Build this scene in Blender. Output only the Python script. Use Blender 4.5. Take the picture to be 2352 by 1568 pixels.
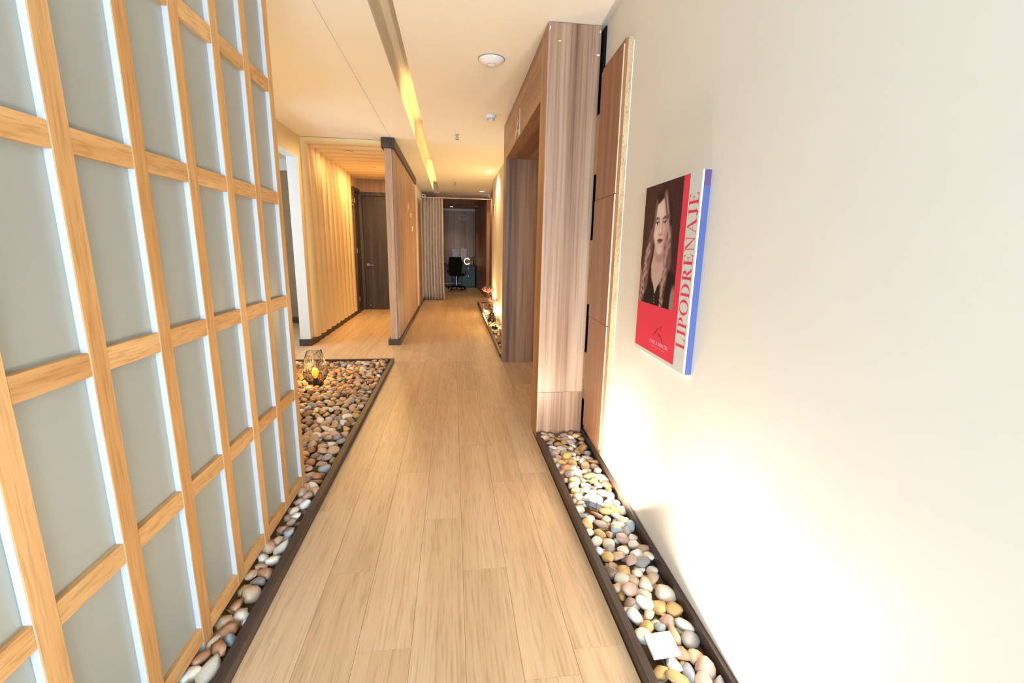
import bpy, bmesh, math, random
import numpy as np
from mathutils import Vector, Matrix

random.seed(11)
rng = np.random.RandomState(11)
scene = bpy.context.scene
COL = scene.collection
for o in list(bpy.data.objects):
    bpy.data.objects.remove(o, do_unlink=True)

# ------------------------------------------------------------------ camera
CAM_F, YAW, PITCH, ROLL = 1022.34, 0.133132, 0.206287, 0.019088
CAM = Vector((0.0, 0.0, 1.3))
fw = Vector((math.sin(YAW) * math.cos(PITCH), math.cos(YAW) * math.cos(PITCH), -math.sin(PITCH)))
rt = Vector((math.cos(YAW), -math.sin(YAW), 0))
up = rt.cross(fw)
r2 = math.cos(ROLL) * rt + math.sin(ROLL) * up
u2 = -math.sin(ROLL) * rt + math.cos(ROLL) * up
camd = bpy.data.cameras.new('camera')
camd.sensor_fit = 'HORIZONTAL'
camd.sensor_width = 36
camd.lens = CAM_F * 36 / 2352
camd.clip_start = 0.02
cam = bpy.data.objects.new('camera', camd)
COL.objects.link(cam)
cam.matrix_world = Matrix(((r2.x, u2.x, -fw.x, CAM.x), (r2.y, u2.y, -fw.y, CAM.y), (r2.z, u2.z, -fw.z, CAM.z), (0, 0, 0, 1)))
scene.camera = cam

# ------------------------------------------------------------------ world, view, large lights
w = bpy.data.worlds.new('world')
scene.world = w
w.use_nodes = True
w.node_tree.nodes['Background'].inputs[0].default_value = (0.75, 0.86, 1.0, 1)
w.node_tree.nodes['Background'].inputs[1].default_value = 1.0
vs = scene.view_settings
vs.view_transform = 'Standard'
vs.look = 'None'
vs.gamma = 1
vs.use_curve_mapping = False
vs.exposure = 0.80


def lamp(name, kind, loc, power, color, aim=None, size=0.1, size_y=None, spot=None, blend=0.5, spread=None):
    d = bpy.data.lights.new(name, kind)
    d.energy = power
    d.color = color
    if kind == 'AREA':
        d.shape = 'RECTANGLE' if size_y else 'DISK'
        d.size = size
        if size_y:
            d.size_y = size_y
        if spread:
            d.spread = spread
    elif kind == 'SPOT':
        d.spot_size = spot
        d.spot_blend = blend
        d.shadow_soft_size = size
    else:
        d.shadow_soft_size = size
    o = bpy.data.objects.new(name, d)
    COL.objects.link(o)
    o.location = loc
    if aim is not None:
        o.rotation_euler = Vector(aim).to_track_quat('-Z', 'Y').to_euler()
    return o


DAY = (0.60, 0.81, 1.0)
WARM = (1.0, 0.66, 0.27)
WARMW = (1.0, 0.87, 0.68)
# daylight of the glazed entrance behind the camera, and of the window in the side room
lamp('entrance_daylight', 'AREA', (0.0, -2.35, 1.15), 112, DAY, (0, 1, 0), 1.5, 2.0)
lamp('side_room_daylight', 'AREA', (-3.45, 5.0, 1.5), 36, (0.62, 0.83, 1.0), (1, 0.12, 0), 2.2, 2.0)
# concealed strip inside the ceiling cove
for (cy, cl_, cp) in ((5.2, 1.5, 1.0), (7.3, 2.2, 0.8), (9.9, 2.6, 2.4)):
    lamp('cove_strip', 'AREA', (-0.325, cy, 2.66), cp, WARM, (-0.8, 0, 0.6), cl_, 0.02)


# ------------------------------------------------------------------ materials
MATS = {}


def new_mat(name):
    m = bpy.data.materials.new(name)
    m.use_nodes = True
    MATS[name] = m
    nt = m.node_tree
    return m, nt, nt.nodes['Principled BSDF']


def node(nt, typ, **kw):
    n = nt.nodes.new(typ)
    for k, v in kw.items():
        setattr(n, k, v)
    return n


def rgba(c):
    return (c[0], c[1], c[2], 1)


def mat_plain(name, col, rough=0.6, spec=0.4, metal=0.0, var=0.06, scale=6, bump=0.0, coat=0.0):
    m, nt, b = new_mat(name)
    tc = node(nt, 'ShaderNodeTexCoord')
    n = node(nt, 'ShaderNodeTexNoise')
    n.inputs['Scale'].default_value = scale
    n.inputs['Detail'].default_value = 4
    nt.links.new(tc.outputs['Object'], n.inputs['Vector'])
    r = node(nt, 'ShaderNodeValToRGB')
    r.color_ramp.elements[0].position = 0.3
    r.color_ramp.elements[1].position = 0.7
    r.color_ramp.elements[0].color = rgba([max(0, x * (1 - var)) for x in col])
    r.color_ramp.elements[1].color = rgba([min(1, x * (1 + var)) for x in col])
    nt.links.new(n.outputs['Fac'], r.inputs['Fac'])
    nt.links.new(r.outputs['Color'], b.inputs['Base Color'])
    b.inputs['Roughness'].default_value = rough
    b.inputs['Specular IOR Level'].default_value = spec
    b.inputs['Metallic'].default_value = metal
    b.inputs['Coat Weight'].default_value = coat
    if bump:
        n2 = node(nt, 'ShaderNodeTexNoise')
        n2.inputs['Scale'].default_value = scale * 25
        nt.links.new(tc.outputs['Object'], n2.inputs['Vector'])
        bp = node(nt, 'ShaderNodeBump')
        bp.inputs['Strength'].default_value = bump
        bp.inputs['Distance'].default_value = 0.002
        nt.links.new(n2.outputs['Fac'], bp.inputs['Height'])
        nt.links.new(bp.outputs['Normal'], b.inputs['Normal'])
    return m


def mat_wood(name, dark, mid, light, axis='z', grain=34, stretch=0.058, rough=0.45, bandscale=5.0, rand=0.12, spec=0.4, knots=0.35, fine=0.5):
    """long-grain wood: broad bands, fine pores, per-object brightness"""
    m, nt, b = new_mat(name)
    L = nt.links
    tc = node(nt, 'ShaderNodeTexCoord')
    oi = node(nt, 'ShaderNodeObjectInfo')
    off = node(nt, 'ShaderNodeVectorMath', operation='SCALE')
    off.inputs[0].default_value = (13.1, 7.7, 5.3)
    L.new(oi.outputs['Random'], off.inputs['Scale'])
    add = node(nt, 'ShaderNodeVectorMath', operation='ADD')
    L.new(tc.outputs['Object'], add.inputs[0])
    L.new(off.outputs['Vector'], add.inputs[1])
    sc = {'x': (stretch, 1, 1), 'y': (1, stretch, 1), 'z': (1, 1, stretch)}[axis]
    mp = node(nt, 'ShaderNodeMapping')
    mp.inputs['Scale'].default_value = sc
    L.new(add.outputs['Vector'], mp.inputs['Vector'])
    n1 = node(nt, 'ShaderNodeTexNoise')
    n1.inputs['Scale'].default_value = bandscale
    n1.inputs['Detail'].default_value = 6
    n1.inputs['Roughness'].default_value = 0.6
    n1.inputs['Distortion'].default_value = knots
    n2 = node(nt, 'ShaderNodeTexNoise')
    n2.inputs['Scale'].default_value = grain * 4
    n2.inputs['Detail'].default_value = 5
    n3 = node(nt, 'ShaderNodeTexNoise')
    n3.inputs['Scale'].default_value = grain
    n3.inputs['Detail'].default_value = 3
    for n in (n1, n2, n3):
        L.new(mp.outputs['Vector'], n.inputs['Vector'])
    r = node(nt, 'ShaderNodeValToRGB')
    r.color_ramp.elements[0].position = 0.30
    r.color_ramp.elements[0].color = rgba(dark)
    r.color_ramp.elements[1].position = 0.70
    r.color_ramp.elements[1].color = rgba(light)
    e = r.color_ramp.elements.new(0.5)
    e.color = rgba(mid)
    mx = node(nt, 'ShaderNodeMath', operation='MULTIPLY_ADD')
    L.new(n3.outputs['Fac'], mx.inputs[0])
    mx.inputs[1].default_value = 0.45
    L.new(n1.outputs['Fac'], mx.inputs[2])
    sb = node(nt, 'ShaderNodeMath', operation='SUBTRACT')
    L.new(mx.outputs[0], sb.inputs[0])
    sb.inputs[1].default_value = 0.225
    L.new(sb.outputs[0], r.inputs['Fac'])
    # fine pores darken
    r2_ = node(nt, 'ShaderNodeValToRGB')
    r2_.color_ramp.elements[0].position = 0.36
    r2_.color_ramp.elements[0].color = (1 - fine * 0.55, 1 - fine * 0.6, 1 - fine * 0.65, 1)
    r2_.color_ramp.elements[1].position = 0.50
    r2_.color_ramp.elements[1].color = (1, 1, 1, 1)
    L.new(n2.outputs['Fac'], r2_.inputs['Fac'])
    mu = node(nt, 'ShaderNodeMix', data_type='RGBA', blend_type='MULTIPLY')
    mu.inputs[0].default_value = 1.0
    L.new(r.outputs['Color'], mu.inputs[6])
    L.new(r2_.outputs['Color'], mu.inputs[7])
    mr = node(nt, 'ShaderNodeMapRange')
    mr.inputs[3].default_value = 1 - rand
    mr.inputs[4].default_value = 1 + rand
    L.new(oi.outputs['Random'], mr.inputs[0])
    hv = node(nt, 'ShaderNodeHueSaturation')
    L.new(mr.outputs[0], hv.inputs['Value'])
    L.new(mu.outputs[2], hv.inputs['Color'])
    L.new(hv.outputs['Color'], b.inputs['Base Color'])
    b.inputs['Roughness'].default_value = rough
    b.inputs['Specular IOR Level'].default_value = spec
    bp = node(nt, 'ShaderNodeBump')
    bp.inputs['Strength'].default_value = 0.12
    bp.inputs['Distance'].default_value = 0.001
    L.new(n2.outputs['Fac'], bp.inputs['Height'])
    L.new(bp.outputs['Normal'], b.inputs['Normal'])
    return m


def mat_emit(name, col, strength):
    m, nt, b = new_mat(name)
    b.inputs['Base Color'].default_value = rgba(col)
    b.inputs['Emission Color'].default_value = rgba(col)
    b.inputs['Emission Strength'].default_value = strength
    return m


def mat_pebble(name, a, c, scale=22, rough=0.42):
    m, nt, b = new_mat(name)
    L = nt.links
    tc = node(nt, 'ShaderNodeTexCoord')
    oi = node(nt, 'ShaderNodeObjectInfo')
    off = node(nt, 'ShaderNodeVectorMath', operation='SCALE')
    off.inputs[0].default_value = (9.1, 4.7, 6.3)
    L.new(oi.outputs['Random'], off.inputs['Scale'])
    add = node(nt, 'ShaderNodeVectorMath', operation='ADD')
    L.new(tc.outputs['Object'], add.inputs[0])
    L.new(off.outputs['Vector'], add.inputs[1])
    n = node(nt, 'ShaderNodeTexNoise')
    n.inputs['Scale'].default_value = scale
    n.inputs['Detail'].default_value = 7
    n.inputs['Distortion'].default_value = 0.7
    L.new(add.outputs['Vector'], n.inputs['Vector'])
    r = node(nt, 'ShaderNodeValToRGB')
    r.color_ramp.elements[0].position = 0.36
    r.color_ramp.elements[1].position = 0.64
    r.color_ramp.elements[0].color = rgba(a)
    r.color_ramp.elements[1].color = rgba(c)
    L.new(n.outputs['Fac'], r.inputs['Fac'])
    mr = node(nt, 'ShaderNodeMapRange')
    mr.inputs[3].default_value = 0.82
    mr.inputs[4].default_value = 1.15
    L.new(oi.outputs['Random'], mr.inputs[0])
    hv = node(nt, 'ShaderNodeHueSaturation')
    L.new(mr.outputs[0], hv.inputs['Value'])
    L.new(r.outputs['Color'], hv.inputs['Color'])
    L.new(hv.outputs['Color'], b.inputs['Base Color'])
    b.inputs['Roughness'].default_value = rough
    n2 = node(nt, 'ShaderNodeTexNoise')
    n2.inputs['Scale'].default_value = scale * 8
    n2.inputs['Detail'].default_value = 5
    L.new(add.outputs['Vector'], n2.inputs['Vector'])
    bp = node(nt, 'ShaderNodeBump')
    bp.inputs['Strength'].default_value = 0.18
    bp.inputs['Distance'].default_value = 0.003
    L.new(n2.outputs['Fac'], bp.inputs['Height'])
    L.new(bp.outputs['Normal'], b.inputs['Normal'])
    return m


M_wall = mat_plain('cream_wall_paint', (0.735, 0.725, 0.705), 0.55, 0.3, var=0.015, scale=2, bump=0.04)
M_white = mat_plain('white_paint', (0.72, 0.73, 0.74), 0.5, 0.4, var=0.02, scale=3)
M_ceil = mat_plain('ceiling_paint', (0.90, 0.86, 0.77), 0.6, 0.3, var=0.012, scale=2)
M_cove = mat_plain('cove_paint', (0.82, 0.74, 0.60), 0.6, 0.3, var=0.03, scale=3)
M_rib = mat_plain('ribbed_wall_paint', (0.82, 0.68, 0.40), 0.5, 0.35, var=0.03, scale=3)
M_floor = mat_wood('plank_oak', (0.54, 0.36, 0.205), (0.64, 0.44, 0.265), (0.70, 0.50, 0.32), 'y', 30, 0.05, 0.36, 4.5, 0.045, 0.42, 0.7, 0.28)
M_slab = mat_plain('dark_subfloor', (0.10, 0.06, 0.035), 0.9, 0.1)
M_screen = mat_wood('honey_oak', (0.50, 0.25, 0.085), (0.60, 0.33, 0.13), (0.66, 0.39, 0.17), 'z', 40, 0.06, 0.45, 6, 0.04, 0.35, 0.6, 0.3)
M_screen_h = mat_wood('honey_oak_cross', (0.50, 0.25, 0.085), (0.60, 0.33, 0.13), (0.66, 0.39, 0.17), 'y', 40, 0.10, 0.45, 7, 0.06, 0.35, 1.2, 0.35)
M_edge = mat_plain('white_edge_band', (0.56, 0.57, 0.61), 0.35, 0.5, var=0.02, scale=10)
M_pane = mat_plain('frosted_pane', (0.33, 0.345, 0.31), 0.36, 1.0, var=0.01, scale=3)
M_portal = mat_wood('walnut_laminate', (0.17, 0.085, 0.05), (0.40, 0.25, 0.165), (0.55, 0.40, 0.31), 'z', 16, 0.018, 0.36, 4.2, 0.05, 0.45, 0.25, 0.4)
M_portal_h_lit = mat_wood('walnut_cross_warm_lit', (0.22, 0.10, 0.045), (0.38, 0.195, 0.095), (0.47, 0.275, 0.145), 'y', 36, 0.03, 0.38, 5, 0.05, 0.45, 0.25, 0.45)  # cross-grain walnut with the hall's warm light mixed into its colour
M_portal_lit = mat_wood('walnut_warm_lit', (0.22, 0.10, 0.045), (0.39, 0.20, 0.095), (0.48, 0.28, 0.145), 'z', 20, 0.02, 0.38, 4.5, 0.05, 0.45, 0.25, 0.35)  # same walnut as the portal front, warm hall light painted into the tone
M_cladding = mat_wood('red_brown_laminate', (0.24, 0.105, 0.052), (0.32, 0.15, 0.08), (0.38, 0.20, 0.115), 'z', 30, 0.03, 0.4, 6, 0.05, 0.4, 0.2, 0.3)
M_raw = mat_wood('raw_chipboard', (0.45, 0.29, 0.14), (0.58, 0.41, 0.22), (0.66, 0.50, 0.30), 'z', 60, 0.3, 0.8, 14, 0.1, 0.2, 0.4, 0.5)
M_pale = mat_plain('pale_edge_band', (0.70, 0.52, 0.36), 0.5, 0.4)
M_dark = mat_wood('dark_wenge', (0.034, 0.020, 0.016), (0.056, 0.035, 0.028), (0.088, 0.058, 0.046), 'y', 40, 0.05, 0.42, 8, 0.06, 0.4, 0.3, 0.4)
M_darkv = mat_wood('dark_wenge_upright', (0.038, 0.026, 0.023), (0.062, 0.044, 0.038), (0.10, 0.075, 0.065), 'z', 50, 0.04, 0.45, 9, 0.04, 0.4, 0.3, 0.5)
M_slat = mat_wood('slat_wood', (0.36, 0.215, 0.13), (0.48, 0.30, 0.19), (0.56, 0.38, 0.26), 'z', 40, 0.03, 0.42, 7, 0.10, 0.4, 0.2, 0.35)
M_black = mat_plain('black_plastic', (0.012, 0.012, 0.014), 0.4, 0.5)
M_gap_shade = mat_plain('black_gap_shade', (0.01, 0.01, 0.012), 0.9, 0.1)
M_wire = mat_plain('black_wire', (0.015, 0.012, 0.011), 0.4, 0.5)
M_plas = mat_plain('white_plastic', (0.84, 0.84, 0.85), 0.35, 0.5, var=0.01)
M_steel = mat_plain('brushed_steel', (0.55, 0.55, 0.56), 0.3, 0.5, metal=0.9)
M_grey = mat_plain('grey_casting', (0.22, 0.21, 0.21), 0.45, 0.5)
M_gold = mat_plain('pale_gold', (0.78, 0.60, 0.38), 0.35, 0.5, metal=0.3)
M_curt = mat_plain('sheer_curtain', (0.70, 0.64, 0.60), 0.9, 0.1, var=0.05, scale=12)
M_teal = mat_plain('teal_laminate', (0.10, 0.21, 0.26), 0.45, 0.4)
M_paper = mat_plain('white_paper', (0.72, 0.74, 0.82), 0.7, 0.2)
M_soil = mat_plain('dark_bed_liner', (0.12, 0.075, 0.04), 0.95, 0.1)
M_tan = mat_plain('tan_wall_paint', (0.32, 0.21, 0.14), 0.6, 0.3)
M_blue = mat_plain('blue_plastic', (0.12, 0.30, 0.50), 0.4, 0.5)
M_red = mat_plain('print_red', (0.72, 0.035, 0.085), 0.55, 0.3, var=0.02, scale=4)
M_deepred = mat_plain('print_deep_red', (0.36, 0.004, 0.025), 0.55, 0.3)
M_pgrey = mat_plain('print_grey', (0.62, 0.66, 0.68), 0.55, 0.3, var=0.01)
M_pwhite = mat_plain('canvas_fold_white', (0.85, 0.86, 0.88), 0.5, 0.3)
M_pblue = mat_plain('print_blue', (0.085, 0.115, 0.31), 0.55, 0.3, var=0.06, scale=3)
M_pviolet = mat_plain('print_violet', (0.11, 0.07, 0.19), 0.55, 0.3)
M_pink = mat_plain('print_pink', (0.80, 0.30, 0.40), 0.55, 0.3)
M_lens = mat_emit('spot_lens', (1.0, 0.90, 0.74), 22)
M_down = mat_emit('downlight_lens', (1.0, 0.86, 0.62), 14)
M_bulb = mat_emit('amber_filament', (1.0, 0.32, 0.02), 1.4)
M_ring = mat_emit('ring_lamp_glow', (1.0, 0.74, 0.40), 1.3)
M_petal = mat_plain('protea_petal', (0.62, 0.30, 0.30), 0.6, 0.3, var=0.2, scale=30)
M_stem = mat_plain('dry_stem', (0.34, 0.25, 0.06), 0.6, 0.3, var=0.15, scale=20)
M_vase = mat_plain('dark_glaze', (0.025, 0.018, 0.02), 0.15, 0.6)
M_mesh = mat_plain('black_mesh_fabric', (0.012, 0.011, 0.012), 0.85, 0.2)
M_green = mat_plain('green_tag', (0.10, 0.45, 0.25), 0.6, 0.3)

PEB = {
    'cream': mat_pebble('pebble_cream', (0.62, 0.52, 0.40), (0.78, 0.72, 0.62)),
    'white': mat_pebble('pebble_white', (0.72, 0.69, 0.64), (0.86, 0.84, 0.80)),
    'ochre': mat_pebble('pebble_ochre', (0.50, 0.29, 0.10), (0.68, 0.46, 0.21)),
    'tan': mat_pebble('pebble_tan', (0.42, 0.28, 0.18), (0.58, 0.43, 0.30)),
    'russet': mat_pebble('pebble_russet', (0.30, 0.13, 0.06), (0.48, 0.27, 0.16)),
    'grey': mat_pebble('pebble_grey', (0.22, 0.20, 0.19), (0.42, 0.40, 0.39)),
    'blue-grey': mat_pebble('pebble_blue_grey', (0.20, 0.24, 0.28), (0.40, 0.46, 0.52)),
    'pinkish': mat_pebble('pebble_pinkish', (0.40, 0.25, 0.20), (0.58, 0.42, 0.36)),
    'dark brown': mat_pebble('pebble_dark_brown', (0.11, 0.07, 0.05), (0.24, 0.16, 0.12)),
}


# ------------------------------------------------------------------ mesh helpers
class MB:
    """collects boxes, prisms and tubes for ONE piece"""

    def __init__(self, xf=None):
        self.v, self.f, self.mi, self.cur = [], [], [], 0
        self.xf = xf

    def add(self, verts, faces):
        o = len(self.v)
        self.v += [tuple(p) for p in verts]
        for f in faces:
            self.f.append(tuple(i + o for i in f))
            self.mi.append(self.cur)
        return self

    def box(self, x0, x1, y0, y1, z0, z1):
        vs_ = [(x0, y0, z0), (x1, y0, z0), (x1, y1, z0), (x0, y1, z0), (x0, y0, z1), (x1, y0, z1), (x1, y1, z1), (x0, y1, z1)]
        return self.add(vs_, [(0, 3, 2, 1), (4, 5, 6, 7), (0, 1, 5, 4), (1, 2, 6, 5), (2, 3, 7, 6), (3, 0, 4, 7)])

    def prism(self, pts, axis, a0, a1):
        """polygon pts (2-D) extruded along an axis"""
        n = len(pts)

        def P(p, a):
            return {'x': (a, p[0], p[1]), 'y': (p[0], a, p[1]), 'z': (p[0], p[1], a)}[axis]
        vs_ = [P(p, a0) for p in pts] + [P(p, a1) for p in pts]
        fs = [tuple(range(n)), tuple(range(2 * n - 1, n - 1, -1))]
        fs += [(i, n + i, n + (i + 1) % n, (i + 1) % n) for i in range(n)]
        return self.add(vs_, fs)

    def lathe(self, prof, n=24, c=(0, 0, 0), ax=None):
        """profile [(r, z)] round z"""
        vs_, fs = [], []
        for r, z in prof:
            for k in range(n):
                a = 2 * math.pi * k / n
                vs_.append(Vector((r * math.cos(a), r * math.sin(a), z)))
        for i in range(len(prof) - 1):
            for k in range(n):
                fs.append((i * n + k, i * n + (k + 1) % n, (i + 1) * n + (k + 1) % n, (i + 1) * n + k))
        fs.append(tuple(range(n - 1, -1, -1)))
        fs.append(tuple((len(prof) - 1) * n + k for k in range(n)))
        if ax is not None:
            q = Vector((0, 0, 1)).rotation_difference(Vector(ax))
            vs_ = [q @ v for v in vs_]
        return self.add([v + Vector(c) for v in vs_], fs)

    def tube(self, pts, r, n=6):
        pts = [Vector(p) for p in pts]
        m = len(pts)
        rs = r if isinstance(r, (list, tuple)) else [r] * m
        vs_, fs = [], []
        prev = None
        for i, p in enumerate(pts):
            t = (pts[min(i + 1, m - 1)] - pts[max(i - 1, 0)]).normalized()
            if prev is None:
                a = t.orthogonal().normalized()
            else:
                a = (prev - t * prev.dot(t)).normalized()
            prev = a
            b_ = t.cross(a)
            for k in range(n):
                an = 2 * math.pi * k / n
                vs_.append(p + (a * math.cos(an) + b_ * math.sin(an)) * rs[i])
        for i in range(m - 1):
            for k in range(n):
                fs.append((i * n + k, i * n + (k + 1) % n, (i + 1) * n + (k + 1) % n, (i + 1) * n + k))
        fs.append(tuple(range(n - 1, -1, -1)))
        fs.append(tuple((m - 1) * n + k for k in range(n)))
        return self.add(vs_, fs)

    def build(self, name, mat, parent=None, smooth=False, bevel=0.0, origin=None, autosmooth=None):
        V = [Vector(p) for p in self.v]
        if self.xf:
            V = [Vector(self.xf(*p)) for p in V]
        if origin is None:
            xs_, ys_, zs_ = zip(*V)
            origin = Vector(((min(xs_) + max(xs_)) / 2, (min(ys_) + max(ys_)) / 2, min(zs_)))
        else:
            origin = Vector(origin)
        me = bpy.data.meshes.new(name)
        me.from_pydata([tuple(v - origin) for v in V], [], self.f)
        mats = mat if isinstance(mat, (list, tuple)) else [mat]
        for m in mats:
            me.materials.append(m)
        if len(mats) > 1:
            me.polygons.foreach_set('material_index', self.mi)
        bm = bmesh.new()
        bm.from_mesh(me)
        bmesh.ops.recalc_face_normals(bm, faces=bm.faces)
        if bevel:
            es = [e for e in bm.edges if len(e.link_faces) == 2 and e.calc_face_angle(0) > 0.6]
            bmesh.ops.bevel(bm, geom=es, offset=bevel, segments=1, affect='EDGES', profile=0.5)
        bm.to_mesh(me)
        bm.free()
        if smooth:
            me.polygons.foreach_set('use_smooth', [True] * len(me.polygons))
            if autosmooth:
                me.set_sharp_from_angle(angle=autosmooth)
        o = bpy.data.objects.new(name, me)
        COL.objects.link(o)
        if parent is not None:
            o.parent = parent
            o.location = origin - world_loc(parent)
        else:
            o.location = origin
        return o


def world_loc(o):
    l = Vector(o.location)
    while o.parent:
        o = o.parent
        l += Vector(o.location)
    return l


def tag(o, label, cat, group=None, kind=None):
    o['label'] = label
    o['category'] = cat
    if group:
        o['group'] = group
    if kind:
        o['kind'] = kind
    return o


def structure(o):
    o['kind'] = 'structure'
    return o


def empty(name, loc):
    o = bpy.data.objects.new(name, None)
    o.empty_display_size = 0.05
    COL.objects.link(o)
    o.location = loc
    return o


def share(src, loc, parent, name=None):
    """a copy of one part that shares its mesh; loc in world space"""
    c = src.copy()
    COL.objects.link(c)
    c.parent = parent
    c.location = Vector(loc) - (world_loc(parent) if parent else Vector())
    return c


def box(name, mat, b, parent=None, bevel=0.0):
    return MB().box(*b).build(name, mat, parent, bevel=bevel)


# the right wall runs slightly askew of the hall: x = XW(y)
K = 0.045


def XW(y):
    return 0.90 + K * (y - 2.7)


_ca, _sa = math.cos(math.atan(K)), math.sin(math.atan(K))


def wallf(d, s, z):
    """d = distance out from the right wall, s = position along it (as y)"""
    return (XW(s) - d * _ca, s + d * _sa, z)


# ------------------------------------------------------------------ floor: slab, liner of the pebble beds, single planks
ZC = 2.6
floor = structure(box('floor', M_slab, (-3.7, 1.6, -2.7, 15.8, -0.08, -0.006)))
liner = MB().box(-1.80, -0.69, -0.6, 5.07, -0.006, 0.003)
liner.build('bed_liner', M_soil, floor)
MB().box(0.58, 0.93, -2.4, 2.88, -0.006, 0.003).build('bed_liner', M_soil, floor)
MB().box(0.56, 0.82, 5.2, 10.42, -0.006, 0.003).build('bed_liner', M_soil, floor)
PW, PL = 0.178, 1.19
rects = [(-0.680, 0.564, -2.6, 5.07), (-0.72, 0.564, 5.07, 15.6), (-1.86, -0.72, 5.07, 9.55), (-3.5, -1.86, 4.2, 7.9),
         (0.564, 1.05, 3.0, 5.0), (0.564, 0.95, 10.42, 15.6), (-0.95, -0.72, 11.6, 15.6)]
fixed = {-3: 1.645, -2: 1.265, -1: 1.975, 0: 1.61, 1: 2.3, 2: 1.2, -4: 2.1, 3: 1.75}
pl_cache = {}
for k in range(-21, 7):
    x0, x1 = 0.03 + k * PW, 0.03 + (k + 1) * PW
    ph = fixed.get(k, random.uniform(0, PL)) % PL
    for (a0, a1, b0, b1) in rects:
        c0, c1 = max(x0, a0), min(x1, a1)
        if c1 - c0 < 0.012:
            continue
        y = b0 - ((b0 - ph) % PL)
        while y < b1 - 1e-6:
            d0, d1 = max(y, b0), min(y + PL, b1)
            y += PL
            if d1 - d0 < 0.02:
                continue
            key = (round(c1 - c0, 3), round(d1 - d0, 3))
            ctr = ((c0 + c1) / 2, (d0 + d1) / 2, -0.006)
            if key in pl_cache:
                share(pl_cache[key], ctr, floor)
            else:
                g = 0.0004
                pl_cache[key] = MB().box(c0 + g, c1 - g, d0 + g, d1 - g, -0.006, 0.0).build('plank', M_floor, floor, bevel=0.0005)

# ------------------------------------------------------------------ ceiling with groove and cove
ce = MB()
ce.box(-3.7, -0.751, -2.7, 15.8, ZC, ZC + 0.03)
ce.box(-0.744, -0.449, -2.7, 15.8, ZC, ZC + 0.03)
ce.box(-0.312, 1.6, -2.7, 15.8, ZC, ZC + 0.03)
ce.box(-0.449, -0.312, 11.65, 15.8, ZC, ZC + 0.03)
ce.box(-0.76, -0.735, -2.7, 15.8, ZC + 0.008, ZC + 0.04)
ceiling = structure(ce.build('ceiling', M_ceil))
cv = MB()
cv.box(-0.47, -0.449, -2.7, 11.65, ZC + 0.03, 2.84)
cv.box(-0.312, -0.29, -2.7, 11.65, ZC + 0.03, 2.84)
cv.box(-0.47, -0.29, -2.7, 11.67, 2.82, 2.84)
cv.box(-0.449, -0.312, 11.65, 11.67, ZC + 0.03, 2.82)
cv.build('cove', M_cove, ceiling)

# ------------------------------------------------------------------ walls
wr = MB(wallf).box(-0.12, 0.0, -2.65, 3.05, 0.0, ZC)
wall_right = structure(wr.build('wall_right', M_wall))
# right wall past the portal, its far top corner rounded
pts = [(5.2, 0), (9.35, 0), (9.35, 2.2)]
for k in range(1, 9):
    a = math.pi / 2 * k / 8
    pts.append((9.35 - 0.38 * (1 - math.cos(a)), 2.2 + 0.38 * math.sin(a)))
pts += [(8.97, ZC), (5.2, ZC)]
structure(MB().prism(pts, 'x', 0.80, 0.95).build('wall_right_far', M_wall))
structure(box('wall_right_recess', M_wall, (0.98, 1.06, 9.2, 11.6, 0, ZC)))
structure(box('wall_back', M_wall, (-3.7, -0.84, -2.7, -2.62, 0, ZC)))
# left wall with its doorway (jamb at y 6.05)
lw = MB()
lw.box(-1.98, -1.86, -2.62, 4.75, 0, ZC)
lw.box(-1.98, -1.86, 4.75, 6.02, 2.345, ZC)
structure(lw.build('wall_left', M_rib))
jb = MB()
jb.cur = 0
jb.box(-1.98, -1.86, 6.025, 9.6, 0, ZC)
wall_rib = structure(jb.build('wall_left_ribbed', M_rib))
MB().box(-1.985, -1.858, 6.008, 6.025, 0.085, 2.345).build('jamb_face', M_white, wall_rib)
MB().box(-1.985, -1.858, 4.75, 6.008, 2.332, 2.345).build('head_lining', M_white, wall_rib)
structure(box('wall_left_end', M_wall, (-2.0, -0.72, 9.55, 9.65, 0, ZC)))
structure(box('wall_side_room', M_tan, (-3.7, -1.98, 7.84, 7.95, 0, 2.43)))
structure(box('trim_1', M_white, (-3.7, -1.98, 7.80, 7.95, 2.43, ZC)))
structure(box('wall_side_room_left', M_white, (-3.7, -3.6, 3.4, 7.95, 0, ZC)))
structure(box('wall_side_room_near', M_white, (-3.7, -1.98, 3.4, 3.5, 0, ZC)))
structure(box('wall_left_far', M_wall, (-0.84, -0.725, 9.30, 11.6, 0, ZC)))
structure(box('wall_office_left', M_portal, (-1.05, -0.95, 11.6, 15.7, 0, ZC)))
structure(box('wall_office_front', M_wall, (-1.05, -0.725, 11.5, 11.6, 0, ZC)))
wall_office = structure(box('wall_office_back', M_portal, (-1.05, 1.1, 15.42, 15.5, 0, 2.47)))
structure(box('ceiling_office', M_portal_h_lit, (-1.05, 1.1, 12.2, 15.5, 2.54, 2.6)))
structure(box('trim_2', M_plas, (-1.0, 0.9, 15.36, 15.42, 2.47, 2.54)))
structure(MB().prism([(0.86, 11.75), (0.99, 11.75), (0.99, 15.42), (0.735, 15.42)], 'z', 0, 2.54).build('wall_office_right', M_cladding))
for b_ in ((0.93, 0.98, 10.5, 10.6), (0.93, 0.98, 10.9, 11.0), (0.90, 0.98, 11.3, 11.4)):
    pass

# ribs: each one runs up the wall, turns the corner and crosses the corridor ceiling
RP = 0.267
RIBP = [(0.0, 0.0), (0.02, 0.42), (0.10, 0.70), (0.24, 0.92), (0.40, 1.0), (0.58, 0.93), (0.76, 0.70), (0.92, 0.38), (1.0, 0.0)]


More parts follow.
